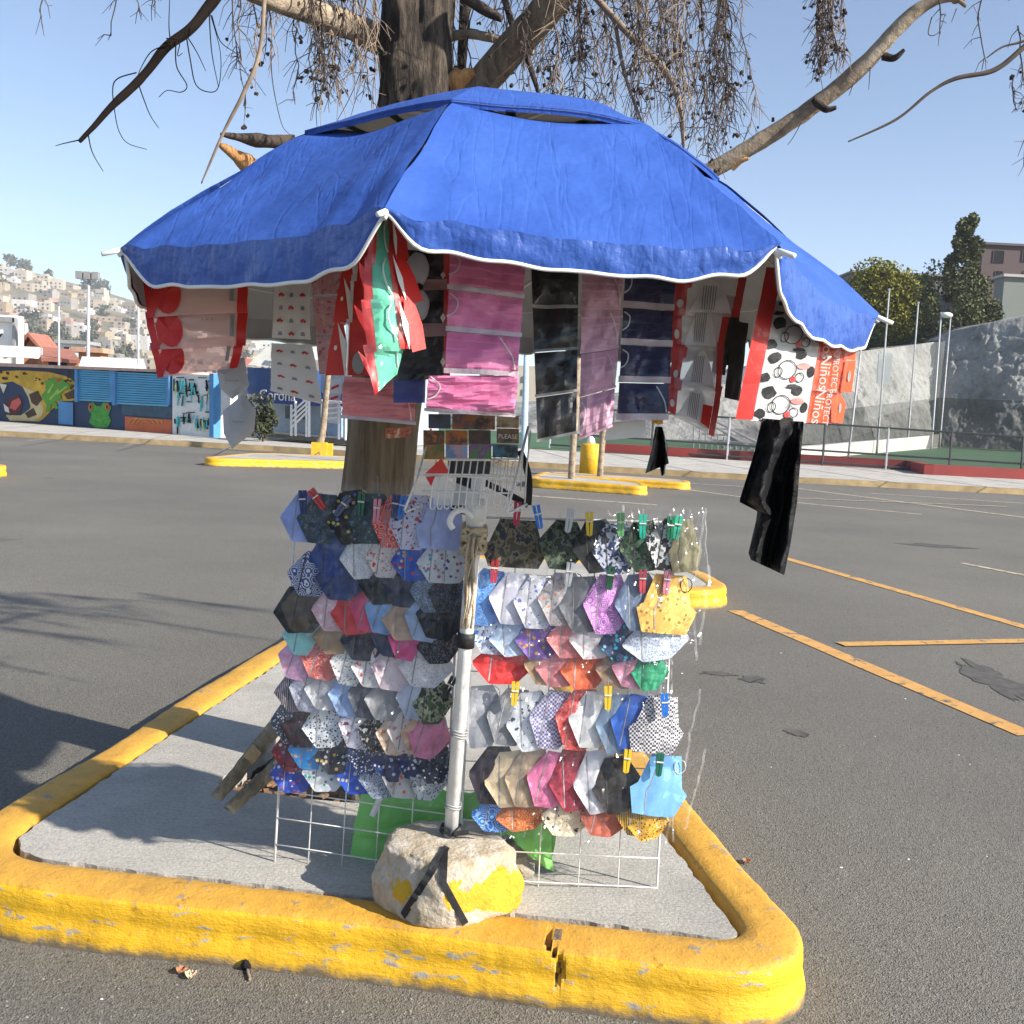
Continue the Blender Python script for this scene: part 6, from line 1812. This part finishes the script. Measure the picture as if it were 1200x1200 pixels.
def hill_house(x, y, w, h, d, ci, band):
    z = min(hill_z(x + sx * w / 2, y + sy * d / 2) for sx in (-1, 1) for sy in (-1, 1)) - .5
    st_ = 'tall' if h > 6.5 else 'low'
    r = thing('hillside_house', '%s %s house %s the hillside' % (st_, HC[ci][0], band), 'house', (x, y, z), 'houses on the hillside')
    rz = rh.uniform(-.25, .25)
    mb = MB(); mb.box((x, y, z + h / 2 + .25), (w, d, h + .5), rz)
    if rh.random() < .5:
        mb.box((x + rh.uniform(-w / 4, w / 4), y + 1, z + h + 1.2), (w * .4, d * .5, 2.2), rz)
    if rh.random() < .6:
        mb.box((x + rh.uniform(-w / 3, w / 3), y, z + h + .9), (1.1, 1.1, 1.2), rz)
    mb.build('wall', HM[ci], r)
    nx_ = 2 if w < 8 else 3
    X = V((math.cos(rz), math.sin(rz), 0)); Yv = V((math.sin(rz), -math.cos(rz), 0))
    for fl in range(max(1, int(h // 3))):
        for k in range(nx_):
            if rh.random() < .2: continue
            mb = MB()
            c = V((x, y, z + 2.4 + fl * 2.9)) + X * ((k + .5) / nx_ - .5) * w * .9 + Yv * (d / 2 + .03)
            mb.box(c, (rh.uniform(1.0, 1.9), .10, rh.uniform(1.0, 1.7)), rz)
            mb.build('window', wdark, r)
cnt = 0
WHERE = ['at the foot of', 'on the lower part of', 'halfway up', 'high on', 'near the top of']
for row in range(19):
    y = 400 + row * 31
    x = -y * .535
    while x < -y * .22:
        w = rh.uniform(7, 15)
        x += w / 2
        f = -x / y
        grove = .41 < f < .475 and row < 9
        if rh.random() < (.12 if grove else .86):
            band = WHERE[min(4, row // 4)] + ' the' + (' left end of' if f > .45 else (' middle of' if f > .37 else ' right end of'))
            ci = rh.choices(range(10), [24, 22, 15, 18, 14, 8, 1, 2, 1, 3])[0]
            hill_house(x, y + rh.uniform(-10, 10), w, rh.choice([3.4, 3.8, 6.0, 6.4, 8.8]), rh.uniform(8, 13), ci, band)
            cnt += 1
        x += w / 2 + rh.uniform(.2, 7)
for i in range(46):                                        # trees among the houses
    if i < 22:
        y = rh.uniform(410, 640); x = -y * rh.uniform(.412, .475)
    elif i < 32:
        y = rh.uniform(968, 985); x = -y * rh.choice([rh.uniform(.455, .5), rh.uniform(.40, .425)])
    else:
        y = rh.uniform(420, 900); x = -y * rh.uniform(.26, .53)
    z = hill_z(x, y) - .5
    s = rh.uniform(5, 9)
    wh = 'in the dark grove above the orange roofs' if i < 22 else ('on the crest of the hillside' if i < 32 else 'scattered between the hillside houses')
    leafy('hillside_tree', 'dusty green tree %s' % wh, (x, y, z), (V((x, y, z + s * .8)), (s, s, s * .85)), 260, 1.5, LM['hill'], .4, 'trees on the hillside', sd=i + 20)

# ================================================================== FAR MIDDLE
pp_ = thing('bollard', 'yellow painted concrete cylinder with pale cap on the far island', 'bollard', tuple(gz(690, 560)))
g0 = gz(690, 560)
m = MB(); m.tube([V((g0.x, g0.y, 0)), V((g0.x, g0.y, .70)), V((g0.x, g0.y, .74))], [.215, .215, .19], 20); m.build('drum', M['kerb_side'], pp_, True)
m = MB(); m.tube([V((g0.x, g0.y, .74)), V((g0.x, g0.y, .84)), V((g0.x, g0.y, .90))], [.10, .08, .03], 10); m.build('cap', M['trim'], pp_, True)
for x, yb, yt, Y, lab in ((669, 566, 505, 19.2, 'thin bare young trunk left of the yellow bollard'), (703, 560, 508, 20.6, 'thin bare young trunk right of the yellow bollard')):
    b = at(x, yb, Y); a = at(x + 8, yt - 190, Y)
    m = MB(); rough_log(m, [V((b.x, Y, .1)), b.lerp(a, .5) + V((.05, 0, 0)), a], [.07, .06, .04], 9, .2, 3, x)
    r = thing('young_tree', lab, 'tree', (b.x, Y, .1)); m.build('trunk', M['barkpale'], r, True)
    m = MB()
    for q in range(5):
        s = b.lerp(a, .6 + q * .08); m.tube([s, s + V((rt.uniform(-.5, .5), rt.uniform(-.3, .3), .5))], [.02, .008], 5)
    m.build('branch', M['barkpale'], r)
g0 = gz(377, 536)
r = thing('post_base', 'yellow square concrete foot carrying a leaning trunk post', 'post', (g0.x, g0.y, 0))
m = MB(); m.box((g0.x - .06, g0.y, .18), (.36, .36, .36), .1); m.box((g0.x + .16, g0.y + .1, .17), (.16, .3, .34), .1); m.build('foot', M['kerb_side'], r)
m = MB(); a = at(382, 470, g0.y); rough_log(m, [V((g0.x - .05, g0.y, .34)), V((g0.x + .02, g0.y, .8)), at(388, 400, g0.y)], [.09, .08, .06], 9, .2, 3, 2); m.build('leaning_post', M['barkpale'], r, True)
# pitch, low red wall, white wall
m = MB()
pb = [gz(430, 519), gz(640, 533), gz(940, 549), gz(1200, 566), gz(1600, 590)]
m.add([V((p.x, p.y + .3, .155)) for p in pb] + [V((p.x * (2.2 if p.x > 0 else 1), 72, .155)) for p in pb], [(i, i + 1, i + 6, i + 5) for i in range(4)])
struct(m, 'sports_pitch', pm('synthetic_turf', (0.05, 0.115, 0.05), .9, .2, .4, .3, 20))
def low_wall(name, label, pts, h, th, mat):
    mb = MB()
    P = [V((p.x, p.y, 0)) for p in pts]
    for a, b in zip(P[:-1], P[1:]):
        d = (b - a).normalized(); n = V((-d.y, d.x, 0)) * th
        mb.prism([a, b, b + n, a + n], (0, 0, h))
    return single(mb, name, mat, label, 'wall', tuple(P[0]))
low_wall('red_kerb_wall', 'low dark red kerb wall along the edge of the pitch', [gz(700, 535), gz(940, 549), gz(1060, 556), gz(1082, 562), gz(1200, 568), gz(1500, 582)], .42, .25, pm('dark_red_paint', (0.26, 0.035, 0.03), .7, .15, 1))
ww0, ww1 = at(930, 548, 33), at(1102, 527, 62)
m = MB()
A, B = V((ww0.x, ww0.y, 0)), V((ww1.x, ww1.y, 0))
m.prism([A, B, B + V((0, 0, .95)), A + V((0, 0, .55))], (-.3, .1, 0))
single(m, 'white_pitch_wall', pm('dirty_white_wall', (0.56, 0.53, 0.48), .8, .15, .5), 'long low white wall running back along the left side of pitch', 'wall', tuple(A))
# rock slope behind pitch
RB = [(560, 50, 478), (700, 50, 470), (840, 50, 452), (900, 52, 440), (960, 56, 420), (1000, 60, 412), (1050, 64, 407), (1100, 68, 400), (1104, 67, 398), (1135, 66, 384), (1165, 65, 377), (1205, 64, 371), (1320, 62, 350), (1500, 60, 345)]
def rock_pt(u, v):
    f = u * (len(RB) - 1)
    i = min(int(f), len(RB) - 2)
    k = f - i
    px, Y, yt = (lerp(RB[i][j], RB[i + 1][j], k) for j in range(3))
    top = at(px, yt, Y + 5)
    bot = V((at(px, 520, Y).x, Y, 0))
    p = bot.lerp(top, min(v / .8, 1))
    if v > .8:
        p = top + V((0, 40 * (v - .8) / .2, 1.5 * (v - .8)))
    e = math.sin(PI * min(v, .8) / .8)
    dsp = 1.4 * nz(p, .22, 3) + .8 * nz(p, .6, 4) + .6 * abs(nz(p, 1.1, 5)) + .4 * nz(p, 2.3, 6) + .25 * nz(p, 5, 8)
    return p + V((0, -1, .3)) * dsp * (.12 + .26 * e)
m = MB()
m.grid(rock_pt, 460, 110)
t = NT('grey_rock')
f1 = t.noise(.28, 8, .72)
t.base(t.ramp(f1, [(0.34, (0.15, 0.15, 0.144)), (0.46, (0.27, 0.266, 0.252)), (0.62, (0.40, 0.394, 0.375))]))
t.rough(.95)
n1 = t.bump(t.noise(.9, 8, .7), .9, .6)
t.bump(t.voro(1.8), .5, .25, n1)
struct(m, 'rock_slope', t.m, True)
# net poles and netting round pitch
NP = [(1042, 341, 1029, 512, 44, .05, 'tall net pole left of the olive tree, first of the row'), (1076, 356, 1064, 512, 52, .055, 'tall net pole in front of the olive tree right half'), (1114, 372, 1101, 520, 61, .062, 'tall net pole at the corner of the white wall'), (1009, 408, 995, 527, 36, .042, 'bright slim pole just right of the orange packs')]
for x, y0, xb, yb, Y, r_, lab in NP:
    pole_thing('net_pole', lab, x, y0, xb, yb, Y, r_, cat='pole', mat=pm('galvanised', (0.36, 0.36, 0.37), .5), group='net poles round the pitch')
r = pole_thing('lamp_post', 'net side lamp post with a white lamp head near the conifer', 1103, 368, 1092, 516, 57, .06, cat='lamp post')
m = MB(); a = at(1104, 369, 57); m.blob(a + V((.25, 0, 0)), (.35, .25, .16), 10, 6, 0); m.build('lamp_head', M['trim'], r, True)
netm = net_mat('dark_netting', (0.035, 0.04, 0.036), .52)
netl = net_mat('light_netting', (0.22, 0.23, 0.22), .3)
def net(name, label, pa, pb_, mat):
    mb = MB()
    def f(u, v):
        p = pa[0].lerp(pa[1], u).lerp(pb_[0].lerp(pb_[1], u), v)
        return p + V((0, .15 * nz(p, .4), 0))
    mb.grid(f, 12, 4)
    return single(mb, name, mat, label, 'net', tuple(pa[0]))
net('netting', 'dark sports netting along the white wall left of the corner', (at(930, 545, 34), at(1101, 524, 61)), (at(932, 486, 34), at(1103, 466, 61)), netm)
net('netting', 'dark sports netting closing the far right end of the pitch', (at(1101, 524, 61), at(1400, 545, 58)), (at(1103, 466, 61), at(1400, 478, 58)), netm)
net('netting', 'pale high netting between the tall poles', (at(1012, 495, 38), at(1101, 466, 61)), (at(1020, 408, 38), at(1108, 400, 61)), netl)
m = MB(); sg = [at(1030, 414, 48), at(1046, 413, 48), at(1043, 448, 48), at(1028, 449, 48)]; m.prism(list(reversed(sg)), (0, .1, 0))
single(m, 'pale_board', pm('pale_grey_board', (0.42, 0.44, 0.46), .6, .05), 'pale grey board fixed high on the netting', 'board', tuple(sg[3]))
# fence rails along the pavement edge
fr_ = thing('pitch_fence', 'dark metal rail fence along the pavement side of the pitch', 'fence', tuple(gz(1000, 556)))
FP = Plane(tuple(gz(700, 535))[:2], tuple(gz(1200, 567))[:2])
dk = pm('dark_metal', (0.06, 0.06, 0.062), .5)
for i, x in enumerate((640, 700, 760, 850, 905, 963, 1038, 1113, 1198, 1290)):
    m = MB(); yb = 545 + (x - 940) * .066; m.tube([FP.hit(x, yb, -.35), FP.hit(x + 4, yb - 50, -.35)], .035, 6); m.build('post', dk if i % 3 else pg, fr_)
for dy in (4, 18, 50):
    m = MB(); m.tube([FP.hit(x, 545 + (x - 940) * .066 - dy, -.35) for x in (640, 800, 940, 1100, 1300)], .03, 5); m.build('rail', dk, fr_)
m = MB(); m.add([FP.hit(640, 525.2, -.36), FP.hit(1300, 568.7, -.36), FP.hit(1300, 520, -.36), FP.hit(640, 476, -.36)], [(0, 1, 2, 3)]); m.build('mesh_panel', net_mat('wire_mesh', (0.10, 0.10, 0.10), .25), fr_)
# bleachers
bl = thing('bleachers', 'grey metal bleachers with scaffold frame beside the pitch', 'bleachers', tuple(gz(830, 545)))
BLP = Plane((4.5, 33.0), (9.0, 32.2))
gm_ = pm('grey_metal', (0.30, 0.30, 0.30), .5)
for i in range(6):
    x0, y0 = 800 + i * 2, 500 + i * 7.5
    m = MB()
    m.prism([BLP.hit(815 - i * 2 + i * 12, y0 + 2.2, i * .1), BLP.hit(880 + i * 3, y0 + 5.5, i * .1), BLP.hit(880 + i * 3, y0 + 3.6, i * .1), BLP.hit(815 - i * 2 + i * 12, y0, i * .1)], BLP.n * -.35)
    m.build('plank', gm_, bl)
for i in range(11):
    x = 812 + i * 7
    m = MB(); m.tube([BLP.hit(x, 546 + (x - 812) * .05, .3), BLP.hit(x + 1, 497 + (x - 812) * .42, .3)], .022, 5); m.build('upright', gm_, bl)
for y in (515, 527, 538):
    m = MB(); m.tube([BLP.hit(806 + (y - 515), y, .32), BLP.hit(886, y + 4, .32)], .018, 5); m.build('rail', gm_, bl)
m = MB(); m.tube([BLP.hit(822, 485, .3), BLP.hit(890, 520, .3)], .04, 5); m.tube([BLP.hit(815, 487, .3), BLP.hit(880, 524, .3)], .04, 5); m.build('stair_rail', gm_, bl)
pole_thing('blue_pipe', 'pale blue upright pipe seen right of the pink masks', 617, 408, 614, 542, 26, .09, mat=pm('pale_blue_paint', (0.36, 0.48, 0.58), .6), cat='pole')
house_box('beige_house', 'pale beige house glimpsed between pink and black strips', 'house', 585, 700, 430, 0, 90, 8, HM[1], wins=((600, 440, 606, 447), (612, 441, 618, 448), (600, 455, 606, 462), (612, 456, 618, 463)))
# ---- upper right: trees and buildings
b = at(1050, 400, 82)
leafy('olive_tree', 'broad yellow green tree with rounded crown above the rock slope', (b.x, 82, 4), (at(1048, 374, 82), (4.3, 3.4, 4.1)), 15000, .16, LM['olive'], .3, sd=61)
lobes = []
rl = random.Random(31)
for i in range(40):
    z = -0.95 + 1.93 * i / 39
    wdt = (.95 if z < -.3 else .95 - .78 * (z + .3) / 1.28) * rl.uniform(.45, 1.05)
    a = i * 2.4
    lobes.append((V((math.cos(a) * wdt * .8 + .05 * z, math.sin(a) * wdt * .8, z + rl.uniform(-.06, .06))), rl.uniform(.13, .26) * (1.25 if z < .2 else .7)))
b = at(1122, 395, 76)
leafy('conifer', 'tall dark conifer with ragged pointed crown beside the pink building', (b.x, 76, 4), (at(1124, 340, 76), (3.5, 3.0, 4.8)), 13000, .14, LM['conifer'], .25, sd=62, lobes=lobes)
for i, (x, y, s, k) in enumerate(((1085, 395, 2.0, 'dark'), (1010, 395, 1.8, 'dark'), (1160, 385, 1.6, 'dark'), (1140, 392, 1.7, 'conifer'))):
    c = at(x, y, 78)
    leafy('shrub', ['low dark shrub between olive tree and conifer', 'low dark shrub at the left foot of the olive tree', 'low dark shrub right of the conifer under the pink building', 'dusty shrub at the foot of the conifer'][i], (c.x, 78, 3), (c, (s, s, s)), 900, .2, LM[k], .08, sd=70 + i, cat='shrub')
house_box('pink_building', 'dusky pink apartment block with dark square windows at far right', 'apartment block', 1152, 1330, 291, 0, 118, 3, pm('dusky_pink_render', (0.085, 0.055, 0.055), .8, .08, .3), wins=((1163, 294, 1177, 308), (1197, 293, 1211, 307), (1165, 318, 1175, 331), (1198, 318, 1211, 331)), roof=pm('dark_parapet', (0.10, 0.08, 0.08), .8))
house_box('grey_block', 'grey green windowless block on top of the rock slope', 'building', 1177, 1330, 328, 0, 100, 2, pm('grey_green_render', (0.17, 0.185, 0.165), .8, .06, .3), roof=pm('concrete_slab_roof', (0.38, 0.37, 0.35), .8))
house_box('flat_roof_building', 'long dark flat roofed building behind the olive tree', 'building', 1000, 1155, 323, 0, 125, 10, pm('dark_grey_render', (0.13, 0.13, 0.13), .8), roof=pm('dark_roof', (0.17, 0.17, 0.17), .8))
house_box('open_structure', 'dark open storey under the grey block beside the conifer', 'building', 1143, 1180, 348, 0, 104, 2, pm('dark_concrete', (0.09, 0.085, 0.08), .8), wins=((1156, 352, 1170, 362),), glass=pm('pale_window', (0.4, 0.4, 0.38), .5))

# ================================================================== GROUND DEBRIS
def scatter(name, cat_label, n, region, size, mat, sd, zz=0.0, flatk=.5):
    rr = random.Random(sd)
    mb = MB()
    for i in range(n):
        x, y = region(rr)
        s = size * rr.uniform(.5, 1.5)
        mb.blob((x, y, zz + s * flatk * .4), (s, s * rr.uniform(.6, 1), s * flatk), 5, 4, .5, 2, i)
    o = mb.build(name, mat)
    o['kind'] = 'stuff'
    o['label'] = cat_label
    return o
scatter('loose_grit', 'loose grey grit scattered on the asphalt', 2600, lambda r_: ((r_.uniform(-1.9, 3.2), r_.uniform(1.7, 2.45)) if r_.random() < .5 else (r_.uniform(.9, 4), r_.uniform(2, 8))), .0035, pm('grit', (0.2, 0.19, 0.17), .9, .5, 60), 1)
scatter('pale_litter', 'tiny white scraps lying on the asphalt', 34, lambda r_: ((r_.uniform(-1.6, 1.5), r_.uniform(2.0, 2.42)) if r_.random() < .4 else (r_.uniform(.9, 2.6), r_.uniform(2.6, 6.5))), .0045, M['trim'], 2)
leafm = pm('dry_leaf', (0.34, 0.16, 0.08), .8, .3, 30)
for i, (x, y, lab) in enumerate(((213, 1140, 'curled brown dry leaf on the asphalt before the kerb'), (224, 1146, 'pale dry leaf lying beside the brown leaf'), (875, 1012, 'small pale leaf beside the right kerb'))):
    p = gz(x, y)
    m = MB(); m.grid(lambda u, v: V((p.x + (u - .5) * .035 * (1 - abs(v - .5)), p.y + (v - .5) * .03, .008 + .012 * abs(u - .5) + .008 * nz((u * 3, v * 3, i), 2))), 5, 5)
    single(m, 'dry_leaf', leafm if i != 1 else pm('pale_leaf', (0.55, 0.42, 0.28), .8), lab, 'leaf', (p.x, p.y, 0))
p = gz(290, 1140); q = gz(293, 1150)
m = MB(); m.tube([V((p.x, p.y, .005)), V((q.x, q.y, .006))], .004, 6); m.tube([V((p.x, p.y, .005)), V((p.x - .004, p.y + .02, .006))], [.004, .002], 6)
single(m, 'dry_stick', M['twigpale'], 'short dry stick on the asphalt near the front kerb', 'stick', (p.x, p.y, 0))
m = MB(); m.blob(gz(288, 1136) + V((0, 0, .012)), .014, 8, 6, .4, 3)
single(m, 'black_pebble', M['ink_black'], 'black pebble lying against the front kerb', 'pebble', tuple(gz(288, 1136)))

# ------------------------------------------------------------------ haze
m = MB()
m.box((0, 560, 95), (3200, 1400, 196))
hz = m.build('haze', bpy.data.materials.new('air'))
hz['kind'] = 'stuff'
hm = hz.data.materials[0]
hm.use_nodes = True
hm.node_tree.nodes.clear()
pv = hm.node_tree.nodes.new('ShaderNodeVolumePrincipled')
pv.inputs['Color'].default_value = (0.86, 0.91, 1.0, 1)
pv.inputs['Density'].default_value = 0.00032
ho = hm.node_tree.nodes.new('ShaderNodeOutputMaterial')
hm.node_tree.links.new(pv.outputs[0], ho.inputs['Volume'])
